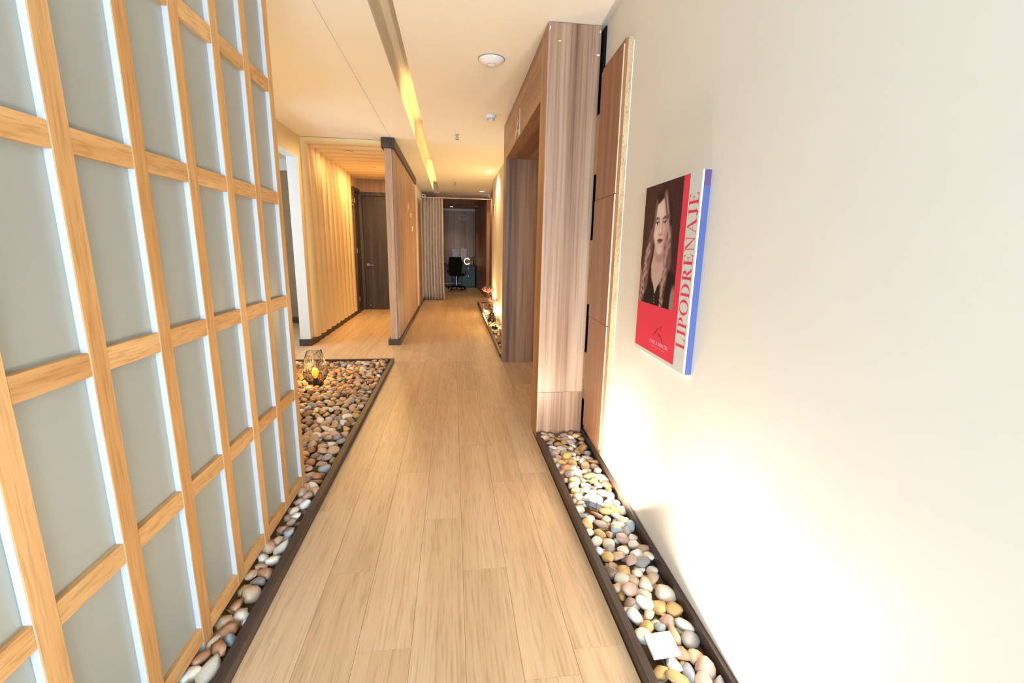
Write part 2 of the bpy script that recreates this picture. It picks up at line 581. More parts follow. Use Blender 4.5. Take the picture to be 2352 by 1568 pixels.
def rib(y0, wall=True, roof=True, zlow=0.085, h=0.058):
    m = MB()
    prof = []
    for i in range(9):
        t = i / 8
        d = h * RIBP[i][1]
        prof.append((y0 + RIBP[i][0] * RP, d))
    path = []
    for (y, d) in prof:
        row = []
        if wall:
            row += [(-1.86 + d, y, zlow)]
        row += [(-1.86 + (d if wall else 0.0), y, ZC - 0.004 - d)]
        if roof:
            row += [(-0.865, y, ZC - 0.004 - d)]
        path.append(row)
    n = len(path[0])
    back = [[(-1.862, r[0][1], zlow)] * 0 for r in path]
    vs_, fs = [], []
    for r in path:
        vs_ += r
    for i in range(len(path) - 1):
        for j in range(n - 1):
            fs.append((i * n + j, (i + 1) * n + j, (i + 1) * n + j + 1, i * n + j + 1))
    m.add(vs_, fs)
    return m.build('rib', M_rib, wall_rib, smooth=True)


y = 6.16
while y < 9.3:
    rib(y, wall=(y + RP < 9.0))
    y += RP

# baseboards
for nm, b_ in (('baseboard_left', (-1.862, -1.84, 6.0, 8.97, 0, 0.085)), ('baseboard_left_end', (-1.995, -1.84, 5.985, 6.01, 0, 0.085)),
               ('baseboard_left_far', (-0.727, -0.708, 9.3, 11.5, 0, 0.085)), ('baseboard_side_room', (-3.6, -1.99, 7.815, 7.84, 0, 0.1))):
    structure(box(nm, M_dark, b_))
# doors of the corridor: left one in the ribbed wall, one in the end wall
d1 = structure(box('door_1', M_darkv, (-1.858, -1.835, 9.03, 9.46, 0.0, 2.30)))
box('door_frame', M_darkv, (-1.86, -1.815, 8.955, 9.03, 0, 2.37), d1)
box('door_frame', M_darkv, (-1.86, -1.815, 9.03, 9.55, 2.30, 2.37), d1)
for z in (0.28, 1.2, 2.12):
    MB().box(-1.815, -1.806, 8.985, 9.02, z - 0.045, z + 0.045).build('hinge', M_steel, d1)
d2 = structure(box('door_2', M_darkv, (-1.775, -0.90, 9.50, 9.535, 0.01, 2.255)))
box('door_frame', M_darkv, (-1.86, -1.78, 9.47, 9.55, 0, 2.33), d2)
box('door_frame', M_darkv, (-1.78, -0.85, 9.47, 9.55, 2.26, 2.33), d2)
box('transom_panel', M_slat, (-1.86, -0.85, 9.52, 9.55, 2.33, 2.6), d2)
hd = MB().box(-1.735, -1.69, 9.494, 9.50, 0.895, 0.94)
hd.tube([(-1.712, 9.50, 0.918), (-1.712, 9.44, 0.918), (-1.60, 9.435, 0.914)], 0.010, 8)
hd.build('door_handle', M_steel, d2)
MB().lathe([(0.012, 0), (0.012, 0.02)], 12, (-1.70, 9.50, 0.09), (0, -1, 0)).build('door_stop', M_steel, d2)
sg = tag(empty('wall_sign', (-1.826, 8.86, 2.05)), 'small brown pictogram sign on the ribbed wall beside the dark door', 'sign')
box('plate', M_dark, (-1.826, -1.818, 8.78, 8.93, 2.05, 2.22), sg)
MB().lathe([(0.02, 0), (0.02, 0.003)], 12, (-1.818, 8.855, 2.175), (1, 0, 0)).build('pictogram', M_gold, sg)
MB().prism([(8.825, 2.08), (8.885, 2.08), (8.868, 2.145), (8.842, 2.145)], 'x', -1.818, -1.815).build('pictogram', M_gold, sg)
box('lower_plate', M_gold, (-1.826, -1.817, 8.79, 8.92, 2.025, 2.045), sg)

# left hall wall: narrow wood door seen edge-on past the partition
d3 = structure(box('door_3', M_cladding, (-0.728, -0.712, 9.72, 10.48, 0.0, 2.2)))
box('door_frame', M_slat, (-0.73, -0.704, 9.62, 9.72, 0, 2.28), d3)
box('door_frame', M_slat, (-0.73, -0.704, 10.48, 10.58, 0, 2.28), d3)
box('door_frame', M_slat, (-0.73, -0.704, 9.72, 10.48, 2.2, 2.28), d3)
MB().tube([(-0.712, 10.36, 1.0), (-0.665, 10.36, 1.0), (-0.66, 10.36, 1.35)], 0.012, 8).build('door_handle', M_steel, d3)

# ------------------------------------------------------------------ shoji screen
XS = -0.80
PITCHY, PWD, Y6 = 0.2406, 0.052, 2.275
RTOP = [0.102, 0.580, 1.056, 1.533, 2.010, 2.487]
RH = 0.0535
screen = tag(empty('shoji_screen', (XS - 0.019, 1.0, 0.0)), 'tall honey-wood lattice screen with frosted panes along the left of the walkway', 'screen')
posts = [Y6 - PITCHY * i for i in range(12)]
first = {}


def part(key, mb, name, mat, parent, bevel=0.0):
    """build once, then share the mesh between alike pieces (mb spans its own place)"""
    xs_, ys_, zs_ = zip(*mb.v)
    ctr = Vector(((min(xs_) + max(xs_)) / 2, (min(ys_) + max(ys_)) / 2, min(zs_)))
    if key in first:
        return share(first[key], ctr, parent)
    first[key] = mb.build(name, mat, parent, bevel=bevel)
    return first[key]


for i, py in enumerate(posts):
    foot = 0.0 if i % 2 == 0 else 0.049
    p_ = part(('post', i % 2), MB().box(XS - 0.038, XS, py, py + PWD, foot, 2.56), 'post', M_screen, screen, 0.0015)
    part(('edge', i % 2), MB().box(XS - 0.0165, XS - 0.0012, py - 0.0016, py, foot + 0.001, 2.555), 'edge_strip', M_edge, p_)
    if i == len(posts) - 1:
        break
    yl = posts[i + 1] + PWD
    for j, zt in enumerate(RTOP):
        part(('rail',), MB().box(XS - 0.038, XS - 0.0008, yl, py - 0.0017, zt - RH, zt), 'rail', M_screen_h, screen, 0.001)
        z1 = RTOP[j + 1] - RH if j + 1 < len(RTOP) else 2.56
        part(('pane', j == 5), MB().box(XS - 0.023, XS - 0.0165, yl, py - 0.0017, zt, z1), 'pane', M_pane, screen)

# ------------------------------------------------------------------ dark wooden edgings
e1 = tag(empty('wooden_edging', (-0.694, 2.2, 0)), 'low dark wooden edging round the pebble bed beside the lattice screen', 'edging')
box('board', M_dark, (-0.712, -0.675, -2.3, 5.085, 0.0, 0.042), e1, 0.0015)
box('board', M_dark, (-1.80, -0.712, 5.05, 5.085, 0.0, 0.042), e1, 0.0015)
e2 = tag(empty('wooden_edging', (0.72, 1.5, 0)), 'dark wooden edging of the narrow pebble trough under the canvas print', 'edging')
box('board', M_dark, (0.567, 0.597, -2.3, 2.868, 0.0, 0.046), e2, 0.0015)
MB(wallf).box(0.0, 0.018, -2.3, 2.98, 0.0, 0.062).build('board', M_dark, e2, bevel=0.001)
e3 = tag(empty('wooden_edging', (0.67, 8, 0)), 'dark wooden edging of the far pebble trough with the protea flowers', 'edging')
box('board', M_dark, (0.553, 0.585, 5.2, 10.42, 0.0, 0.05), e3, 0.0015)
box('board', M_dark, (0.585, 0.80, 10.39, 10.42, 0.0, 0.05), e3, 0.0015)

# ------------------------------------------------------------------ walnut portal
po = tag(empty('wood_portal', (0.73, 4.0, 0)), 'floor-to-ceiling walnut-clad portal around the doorway on the right', 'portal')
PX0, PX1, PY0, PY1 = 0.567, 0.886, 2.87, 5.2
NJ, FJ, OT = 3.08, 5.0, 2.232
box('front_panel', M_portal, (PX0, PX1, PY0, PY0 + 0.02, 0.335, ZC - 0.003), po, 0.001)
box('front_panel', M_portal, (PX0, PX1, PY0, PY0 + 0.02, 0.0, 0.334), po, 0.001)
box('jamb', M_portal_lit, (PX0 + 0.0005, PX1, PY0 + 0.02, NJ, 0, ZC - 0.003), po)
box('jamb', M_portal, (PX0 + 0.0005, 1.10, FJ, PY1, 0, OT), po)
box('lintel', M_portal_h_lit, (PX0 + 0.0005, 1.10, NJ, PY1, OT, ZC - 0.003), po)
box('back_panel', M_portal, (1.05, 1.10, 3.0, FJ, 0, OT), po)
for (x, z, sx, sz) in ((0.873, 2.44, 0.014, 0.006), (0.575, 2.565, 0.005, 0.010), (0.878, 2.565, 0.004, 0.010), (0.635, 2.50, 0.012, 0.004)):
    MB().prism([(x - sx, z), (x, z - sz), (x + sx * 0.6, z - sz * 0.4), (x + sx * 0.5, z + sz), (x - sx * 0.3, z + sz * 0.7)], 'y', PY0 - 0.0004, PY0 + 0.001).build('paint_chip', M_plas, po)
lg = tag(empty('lintel_emblem', (PX0, 4.1, 2.25)), 'small pale gold emblem and bar on the lintel of the walnut portal', 'emblem')
box('bar', M_gold, (PX0 - 0.006, PX0, 3.985, 4.0, 2.235, 2.44), lg)
for (a, b_) in (((4.20, 2.27), (4.04, 2.37)), ((4.21, 2.25), (4.08, 2.30)), ((4.16, 2.34), (4.08, 2.40)), ((4.25, 2.24), (4.12, 2.335)), ((4.05, 2.24), (4.02, 2.29))):
    MB().tube([(PX0 - 0.004, a[0], a[1]), (PX0 - 0.005, (a[0] + b_[0]) / 2, (a[1] + b_[1]) / 2 + 0.012), (PX0 - 0.004, b_[0], b_[1])], [0.003, 0.007, 0.003], 6).build('stroke', M_gold, lg)

# ------------------------------------------------------------------ stacked wall cladding beside the portal
cl = tag(empty('wall_cladding', Vector(wallf(0.02, 2.5, 0.15))), 'three stacked red-brown boards with raw edges fixed between portal and canvas print', 'panel')
S0, S1 = 2.325, 2.72
for (z0, z1, dd) in ((0.155, 0.886, 0.0), (0.889, 1.587, 0.002), (1.590, 2.29, 0.0)):
    MB(wallf).box(0.040, 0.046 + dd, S0 + 0.012, S1, z0, z1).build('board', M_cladding, cl)
    MB(wallf).box(0.0395, 0.0462 + dd, S0 + 0.010, S0 + 0.012, z0 + 0.001, z1 - 0.001).build('edge_band', M_pale, cl)
MB(wallf).box(0.028, 0.040, S0 + 0.004, S1, 0.125, 2.312).build('backing_or_gap_shade', M_cladding, cl)
MB(wallf).box(0.0, 0.028, S0, S1 + 0.01, 0.115, 2.318).build('raw_edge', M_raw, cl)
MB(wallf).box(0.0, 0.012, S1 + 0.01, 3.02, 0.065, 2.285).build('backing_or_gap_shade', M_gap_shade, cl)  # black strip painting the shade of the open gap, not a board
MB(wallf).box(0.0, 0.010, 2.825, 3.02, 2.285, 2.58).build('backing_or_gap_shade', M_gap_shade, cl)  # narrower continuation of the painted gap shade above the boards
for (z0, z1) in ((0.30, 0.62), (0.95, 1.36), (1.76, 2.10)):
    MB(wallf).box(0.012, 0.026, S1 + 0.012, 2.86, z0, z1).build('packing_block', M_raw, cl)
MB(wallf).box(0.0, 0.004, S0 - 0.008, S0, 0.12, 2.30).build('sealant_bead', M_white, cl)

# ------------------------------------------------------------------ canvas print
CS0, CS1, CZ0, CZ1, CD = 1.444, 1.937, 0.866, 1.566, 0.027
cvn = tag(empty('canvas_print', Vector(wallf(CD / 2, 1.69, CZ0))), 'canvas print with a woman portrait, red field and vertical red lettering on the wall', 'canvas')
CW, CH = CS1 - CS0, CZ1 - CZ0


def cpt(u, v, d=0.0):
    return (CD + d, CS1 - u * CW, CZ0 + v * CH)


def cbox(name, mat, u0, u1, v0, v1, d0=0.0, d1=0.0006, parent=None):
    a, b_ = cpt(u0, v0, d0), cpt(u1, v1, d1)
    return MB(wallf).box(a[0], b_[0], b_[1], a[1], a[2], b_[2]).build(name, mat, parent or cvn)


MB(wallf).box(0.0, CD, CS0 + 0.001, CS1, CZ0, CZ1).build('stretcher', M_pwhite, cvn, bevel=0.0015)
MB(wallf).box(0.0005, CD - 0.004, CS0 - 0.0004, CS0 + 0.0008, CZ0 + 0.001, CZ1 - 0.052).build('wrapped_side', M_pblue, cvn)
MB(wallf).box(0.0005, CD - 0.004, CS0 - 0.0004, CS0 + 0.0008, CZ1 - 0.052, CZ1 - 0.001).build('wrapped_side', M_pviolet, cvn)
UP, UR, VP_, VB = 0.724, 0.817, 0.305, 0.020
cbox('grey_strip', M_pgrey, UR, 0.988, 0.0, 1.0)
cbox('grey_strip', M_pgrey, 0.0, UR, 0.0, VB)
cbox('red_field', M_red, 0.0, UR, VB, VP_)
cbox('red_strip', M_red, UP, UR, VP_, 1.0)

# portrait: fine coloured grid, print colours only


def ss(a, b, x):
    t = np.clip((x - a) / (b - a), 0, 1)
    return t * t * (3 - 2 * t)


NU, NV = 150, 210
uu, vv = np.meshgrid(np.linspace(0, UP, NU), np.linspace(VP_, 1, NV))
colr = np.zeros((NV, NU, 3))


def lay(col, mask):
    global colr
    colr = colr * (1 - mask[..., None]) + np.array(col)[None, None] * mask[..., None]


def ell(cu, cv_, ru, rv, soft=0.15):
    d = np.sqrt(((uu - cu) / ru) ** 2 + ((vv - cv_) / rv) ** 2)
    return 1 - ss(1 - soft, 1 + soft, d)


def seg(p, q, r0, r1, soft=0.3):
    p, q = np.array(p), np.array(q)
    d = q - p
    asp = CH / CW
    du, dv = uu - p[0], (vv - p[1]) * asp
    L2 = d[0] ** 2 + (d[1] * asp) ** 2
    t = np.clip((du * d[0] + dv * d[1] * asp) / L2, 0, 1)
    dist = np.hypot(du - t * d[0], dv - t * d[1] * asp)
    r = r0 + (r1 - r0) * t
    return 1 - ss(1 - soft, 1 + soft, dist / r)


lay((0.052, 0.019, 0.019), np.ones_like(uu))
lay((0.085, 0.034, 0.034), 0.6 * ell(0.15, 0.75, 0.30, 0.30, 0.9))
# shoulders in a dark dress
lay((0.014, 0.007, 0.006), ell(0.36, 0.20, 0.40, 0.40, 0.06))
lay((0.014, 0.007, 0.006), seg((0.36, 0.45), (0.60, 0.40), 0.16, 0.16, 0.1))
# arms
lay((0.28, 0.17, 0.17), ell(0.02, 0.40, 0.045, 0.11, 0.3))
lay((0.30, 0.19, 0.19), ell(0.705, 0.34, 0.05, 0.09, 0.3))
# back hair
HD, HM, HL = (0.035, 0.014, 0.012), (0.17, 0.085, 0.08), (0.46, 0.29, 0.28)
lay(HD, ell(0.385, 0.85, 0.165, 0.115, 0.08))
lay(HD, seg((0.50, 0.84), (0.55, 0.70), 0.075, 0.06, 0.2))
lay(HD, seg((0.27, 0.84), (0.20, 0.66), 0.06, 0.06, 0.2))
for k, (p, q, r0, r1, c) in enumerate([((0.21, 0.72), (0.14, 0.56), 0.05, 0.07, HM), ((0.14, 0.58), (0.12, 0.42), 0.07, 0.06, HM), ((0.12, 0.44), (0.06, 0.33), 0.055, 0.05, HM),
                                       ((0.53, 0.72), (0.55, 0.56), 0.06, 0.07, HM), ((0.54, 0.58), (0.50, 0.44), 0.065, 0.055, HM), ((0.50, 0.45), (0.50, 0.32), 0.05, 0.035, HM)]):
    lay(c, seg(p, q, r0, r1))
for k in range(9):
    t = k / 8
    lay(HL, 0.8 * seg((0.17 - 0.10 * t + 0.03 * math.sin(k * 2.1), 0.66 - 0.33 * t), (0.12 - 0.08 * t, 0.62 - 0.33 * t), 0.016, 0.024, 0.6))
    lay(HL, 0.75 * seg((0.56 - 0.06 * t + 0.02 * math.sin(k * 1.7), 0.70 - 0.36 * t), (0.51 - 0.03 * t, 0.66 - 0.36 * t), 0.015, 0.022, 0.6))
    lay(HD, 0.7 * seg((0.10 - 0.05 * t, 0.60 - 0.27 * t), (0.15 - 0.06 * t, 0.575 - 0.27 * t), 0.008, 0.012, 0.5))
    lay(HD, 0.7 * seg((0.47, 0.55 - 0.22 * t), (0.53, 0.53 - 0.22 * t), 0.008, 0.012, 0.5))
# neck and neckline
SK, SH, SD = (0.62, 0.45, 0.43), (0.76, 0.60, 0.58), (0.33, 0.19, 0.18)
lay((0.46, 0.31, 0.30), seg((0.375, 0.62), (0.365, 0.50), 0.10, 0.115, 0.12))
lay((0.52, 0.36, 0.345), seg((0.365, 0.52), (0.357, 0.385), 0.125, 0.012, 0.1))
lay(SD, 0.7 * ell(0.40, 0.585, 0.085, 0.03, 0.6))
# face
lay(SK, ell(0.375, 0.765, 0.132, 0.155, 0.06))
lay(SK, seg((0.375, 0.70), (0.378, 0.645), 0.115, 0.065, 0.12))
lay(SH, 0.8 * ell(0.335, 0.845, 0.075, 0.045, 0.7))
lay(SH, 0.7 * ell(0.295, 0.715, 0.05, 0.035, 0.8))
lay(SD, 0.55 * seg((0.50, 0.80), (0.46, 0.65), 0.035, 0.03, 0.7))
lay(SH, 0.6 * ell(0.375, 0.628, 0.03, 0.015, 0.8))
# brows, eyes, nose, mouth
BR = (0.06, 0.028, 0.025)
for (e, dx) in ((0.30, -1), (0.447, 1)):
    lay(BR, 0.85 * seg((e - 0.042, 0.797 + (0.004 if dx > 0 else 0.0)), (e + 0.006 * dx, 0.808), 0.008, 0.011, 0.5))
    lay(BR, 0.85 * seg((e, 0.808), (e + 0.040, 0.800), 0.010, 0.006, 0.5))
    lay(SD, 0.6 * ell(e, 0.783, 0.048, 0.016, 0.6))
    lay((0.75, 0.66, 0.65), ell(e, 0.778, 0.033, 0.0085, 0.2))
    lay((0.02, 0.01, 0.01), ell(e + 0.003, 0.779, 0.013, 0.010, 0.2))
    lay(BR, 0.9 * seg((e - 0.035, 0.781), (e + 0.036, 0.784), 0.006, 0.006, 0.5))
lay(SD, 0.5 * seg((0.40, 0.78), (0.405, 0.725), 0.012, 0.018, 0.7))
lay(SH, 0.7 * seg((0.375, 0.79), (0.378, 0.73), 0.010, 0.014, 0.7))
lay(SD, 0.75 * seg((0.345, 0.713), (0.41, 0.713), 0.009, 0.009, 0.6))
lay((0.20, 0.06, 0.07), ell(0.378, 0.681, 0.052, 0.010, 0.25))
lay((0.30, 0.11, 0.12), ell(0.378, 0.672, 0.038, 0.009, 0.4))
lay((0.10, 0.03, 0.035), seg((0.33, 0.679), (0.426, 0.679), 0.004, 0.004, 0.5))
# swept fringe and parting
lay(HD, seg((0.42, 0.955), (0.30, 0.915), 0.05, 0.04, 0.3))
lay(HM, seg((0.43, 0.93), (0.505, 0.80), 0.035, 0.03, 0.4))
lay(HL, 0.7 * seg((0.44, 0.925), (0.495, 0.83), 0.012, 0.014, 0.6))
lay(HL, 0.8 * seg((0.50, 0.78), (0.555, 0.70), 0.02, 0.02, 0.6))
lay(HM, 0.9 * seg((0.265, 0.90), (0.225, 0.74), 0.022, 0.025, 0.5))
for k in range(4):
    lay(HL, 0.7 * ell(0.355, 0.375 - 0.018 * k, 0.006, 0.005, 0.5))
me = bpy.data.meshes.new('portrait')
verts = [wallf(*cpt(uu[j, i], vv[j, i], 0.0008)) for j in range(NV) for i in range(NU)]
faces = [(j * NU + i, j * NU + i + 1, (j + 1) * NU + i + 1, (j + 1) * NU + i) for j in range(NV - 1) for i in range(NU - 1)]
base = Vector(wallf(*cpt(UP / 2, VP_, 0.0008)))
me.from_pydata([tuple(Vector(v) - base) for v in verts], [], faces)
ca_ = me.color_attributes.new('print', 'FLOAT_COLOR', 'POINT')
ca_.data.foreach_set('color', np.concatenate([colr.reshape(-1, 3), np.ones((NU * NV, 1))], 1).astype(np.float32).ravel())
mp_, nt_, b__ = new_mat('portrait_print')
at = node(nt_, 'ShaderNodeVertexColor', layer_name='print')
nt_.links.new(at.outputs['Color'], b__.inputs['Base Color'])
b__.inputs['Roughness'].default_value = 0.7
b__.inputs['Specular IOR Level'].default_value = 0.15
me.materials.append(mp_)
po_ = bpy.data.objects.new('portrait', me)
COL.objects.link(po_)
po_.parent = cvn
po_.location = base - world_loc(cvn)

# lettering: letters stand along the strip, reading upwards. glyph space: x 0..w along the reading direction, y 0..1 cap height


def ring_poly(cx, cy, rx, ry, tx, ty, a0, a1, n=22):
    o_, i_ = [], []
    for k in range(n + 1):
        a = a0 + (a1 - a0) * k / n
        o_.append((cx + rx * math.cos(a), cy + ry * math.sin(a)))
        i_.append((cx + (rx - tx) * math.cos(a), cy + (ry - ty) * math.sin(a)))
    return [[o_[k], o_[k + 1], i_[k + 1], i_[k]] for k in range(n)]


def rect(x0, y0, x1, y1):
    return [[(x0, y0), (x1, y0), (x1, y1), (x0, y1)]]


T, H_, SF = 0.15, 0.035, 0.05
GL = {
    'I': (0.34, rect(0.10, 0, 0.25, 1) + rect(0.02, 0, 0.33, H_) + rect(0.02, 1 - H_, 0.33, 1)),
    'L': (0.66, rect(0.08, 0, 0.23, 1) + rect(0, 0, 0.60, H_) + rect(0, 1 - H_, 0.31, 1) + [[(0.60, 0), (0.60, 0.30), (0.57, 0.12), (0.50, 0.035), (0.48, 0)]]),
    'E': (0.70, rect(0.08, 0, 0.23, 1) + rect(0, 0, 0.60, H_) + rect(0, 1 - H_, 0.58, 1) + rect(0.2, 0.49, 0.45, 0.52) + rect(0.43, 0.38, 0.46, 0.63) +
          [[(0.62, 0), (0.62, 0.28), (0.58, 0.12), (0.50, 0.035), (0.48, 0)], [(0.58, 1), (0.58, 0.74), (0.55, 0.88), (0.48, 0.965), (0.46, 1)]]),
    'P': (0.64, rect(0.08, 0, 0.23, 1) + rect(0, 0, 0.32, H_) + rect(0, 1 - H_, 0.32, 1) + ring_poly(0.28, 0.73, 0.32, 0.27, T, H_, -math.pi / 2, math.pi / 2) + rect(0.2, 0.46, 0.29, 0.495) + rect(0.2, 0.965, 0.29, 1)),
    'R': (0.76, rect(0.08, 0, 0.23, 1) + rect(0, 0, 0.32, H_) + rect(0, 1 - H_, 0.32, 1) + ring_poly(0.28, 0.74, 0.30, 0.26, T, H_, -math.pi / 2, math.pi / 2) + rect(0.2, 0.48, 0.29, 0.515) + rect(0.2, 0.965, 0.29, 1) +
          [[(0.30, 0.50), (0.44, 0.50), (0.66, 0.06), (0.72, 0.03), (0.72, 0), (0.56, 0), (0.50, 0.06)]]),
    'D': (0.84, rect(0.08, 0, 0.23, 1) + rect(0, 0, 0.32, H_) + rect(0, 1 - H_, 0.32, 1) + ring_poly(0.30, 0.5, 0.48, 0.5, T, H_, -math.pi / 2, math.pi / 2)),
    'O': (0.94, ring_poly(0.46, 0.5, 0.46, 0.52, T, H_, 0, 2 * math.pi, 40)),
    'N': (0.86, rect(0.10, 0, 0.135, 1) + rect(0.70, 0, 0.735, 1) + rect(0.02, 0, 0.22, H_) + rect(0.62, 1 - H_, 0.82, 1) + rect(0, 1 - H_, 0.14, 1) + [[(0.07, 1), (0.24, 1), (0.735, 0), (0.68, 0)]]),
    'A': (0.84, [[(0.39, 1), (0.42, 1.0), (0.10, 0), (0.07, 0)], [(0.36, 1), (0.43, 1.02), (0.76, 0), (0.60, 0)]] + rect(0.18, 0.32, 0.60, 0.35) + rect(0, 0, 0.20, H_) + rect(0.52, 0, 0.84, H_)),
    'J': (0.50, rect(0.20, 0.12, 0.35, 1) + rect(0.10, 1 - H_, 0.45, 1) + [[(0.20, 0.14), (0.35, 0.14), (0.30, 0.0), (0.18, -0.06), (0.06, -0.04), (0.02, 0.06), (0.10, 0.10), (0.16, 0.02)]]),
}
word = 'LIPODRENAJE'
gap = 0.115
tot = sum(GL[c][0] + gap for c in word) - gap
V0, V1, U0, U1 = 0.125, 0.905, 0.968, 0.836
vscale = (V1 - V0) / tot
vpos = V0
for ch in word:
    wdt, polys = GL[ch]
    m = MB(wallf)
    for poly in polys:
        a, b_ = [], []
        for (gx, gy) in poly:
            u_ = U0 + (U1 - U0) * gy
            v_ = vpos + gx * vscale
            a.append(cpt(u_, v_, 0.0006))
            b_.append(cpt(u_, v_, 0.0011))
        n = len(poly)
        m.add(a + b_, [tuple(range(n)), tuple(range(2 * n - 1, n - 1, -1))] + [(i, n + i, n + (i + 1) % n, (i + 1) % n) for i in range(n)])
    m.build('letter', M_red, cvn)
    vpos += (wdt + gap) * vscale


def ctube(name, mat, pts_, r, d=0.0012, n=5):
    m = MB(wallf)
    # flat ribbon in the print plane
    P2 = [Vector((u * CW, v * CH)) for u, v in pts_]
    rs = r if isinstance(r, list) else [r] * len(P2)
    L_, R_ = [], []
    for i, p in enumerate(P2):
        t = (P2[min(i + 1, len(P2) - 1)] - P2[max(i - 1, 0)]).normalized()
        nn = Vector((-t.y, t.x))
        L_.append(p + nn * rs[i])
        R_.append(p - nn * rs[i])
    a = [cpt(p.x / CW, p.y / CH, 0.0006) for p in L_] + [cpt(p.x / CW, p.y / CH, 0.0006) for p in R_]
    b_ = [cpt(p.x / CW, p.y / CH, d) for p in L_] + [cpt(p.x / CW, p.y / CH, d) for p in R_]
    k = len(P2)
    fs = []
    for i in range(k - 1):
        fs.append((2 * k + i, 2 * k + i + 1, 3 * k + i + 1, 3 * k + i))
        fs.append((i, i + 1, 2 * k + i + 1, 2 * k + i))
        fs.append((k + i, 3 * k + i, 3 * k + i + 1, k + i + 1))
    m.add(a + b_, fs)
    return m.build(name, mat, cvn)


# dark-red figure logo
ctube('logo_stroke', M_deepred, [(0.40, 0.125), (0.45, 0.15), (0.485, 0.175), (0.51, 0.182)], [0.0008, 0.003, 0.003, 0.001])
ctube('logo_stroke', M_deepred, [(0.535, 0.175), (0.555, 0.20)], [0.0035, 0.0015])
ctube('logo_stroke', M_deepred, [(0.49, 0.155), (0.515, 0.140), (0.55, 0.140)], [0.001, 0.003, 0.002])
ctube('logo_stroke', M_deepred, [(0.535, 0.142), (0.575, 0.125), (0.585, 0.108)], [0.003, 0.002, 0.001])
# name line in thin strokes
STK = {
    'P': [[(0, 0), (0, 1)], [(0, 1), (.45, .95), (.5, .75), (.45, .55), (0, .5)]],
    'A': [[(0, 0), (.3, 1), (.6, 0)], [(.12, .35), (.48, .35)]],
    'O': [[(.3, 0), (.05, .2), (0, .5), (.05, .8), (.3, 1), (.55, .8), (.6, .5), (.55, .2), (.3, 0)]],
    'L': [[(0, 1), (0, 0), (.45, 0)]],
    'R': [[(0, 0), (0, 1)], [(0, 1), (.45, .95), (.5, .75), (.45, .55), (0, .5)], [(.25, .5), (.55, 0)]],
    'I': [[(.1, 0), (.1, 1)]],
    'N': [[(0, 0), (0, 1), (.5, 0), (.5, 1)]],
    'C': [[(.55, .85), (.3, 1), (.05, .8), (0, .5), (.05, .2), (.3, 0), (.55, .15)]],
    ' ': [],
}
WID = {'I': .2, ' ': .35}
txt = 'PAOLA RINCON'
tw = sum(WID.get(c, .58) + .2 for c in txt)
u_ = 0.345
sc_u = (0.70 - 0.345) / tw
for ch in txt:
    for st in STK[ch]:
        ctube('letter_stroke', M_pink, [(u_ + x * sc_u, 0.078 + y * 0.022) for x, y in st], 0.0011)
    u_ += (WID.get(ch, .58) + .2) * sc_u
ctube('tagline', M_pink, [(0.38, 0.066), (0.66, 0.066)], 0.0008)

# ------------------------------------------------------------------ pebbles
def pebble_mesh(i, sub):
    bm = bmesh.new()
    bmesh.ops.create_icosphere(bm, subdivisions=sub, radius=1.0)
    rr = random.Random(100 + i)
    ph = [(Vector((rr.gauss(0, 1), rr.gauss(0, 1), rr.gauss(0, 1))).normalized(), rr.uniform(0.42, 0.92), rr.uniform(0.05, 0.3)) for _ in range(10)]
    ex = rr.uniform(0.75, 1.05)
    for v in bm.verts:
        c = v.co.copy()
        p = Vector([math.copysign(abs(x) ** ex, x) for x in c])
        for (n, lim, k) in ph:
            dd = p.dot(n) - lim * 0.92
            if dd > 0:
                p -= n * dd * (0.75 if k > 0.12 else 0.5)
        v.co = p
    me_ = bpy.data.meshes.new('pebble')
    bm.to_mesh(me_)
    bm.free()
    me_.polygons.foreach_set('use_smooth', [True] * len(me_.polygons))
    me_.materials.append(PEB['tan'])
    return me_


PM = [pebble_mesh(i, 2) for i in range(14)]
PMs = [pebble_mesh(i, 1) for i in range(14)]


def poisson(x0f, x1f, y0, y1, dist, reject=None, tries=30000, seed=3):
    rr = random.Random(seed)
    cell = {}
    out = []
    fails = 0
    while fails < 1500 and tries:
        tries -= 1
        y_ = rr.uniform(y0, y1)
        a, b_ = x0f(y_), x1f(y_)
        x_ = rr.uniform(a, b_)
        if reject and reject(x_, y_):
            continue
        ky = (int(x_ / dist), int(y_ / dist))
        ok = True
        for i in (-1, 0, 1):
            for j in (-1, 0, 1):
                for (px, py) in cell.get((ky[0] + i, ky[1] + j), []):
                    if (px - x_) ** 2 + (py - y_) ** 2 < dist * dist:
                        ok = False
        if not ok:
            fails += 1
            continue
        fails = 0
        cell.setdefault(ky, []).append((x_, y_))
        out.append((x_, y_))
    return out


SPOTS = [(0.655, 1.13), (0.69, 1.955)]


def rej_right(x, y):
    return any((x - a) ** 2 + (y - b_) ** 2 < 0.052 ** 2 for a, b_ in SPOTS)


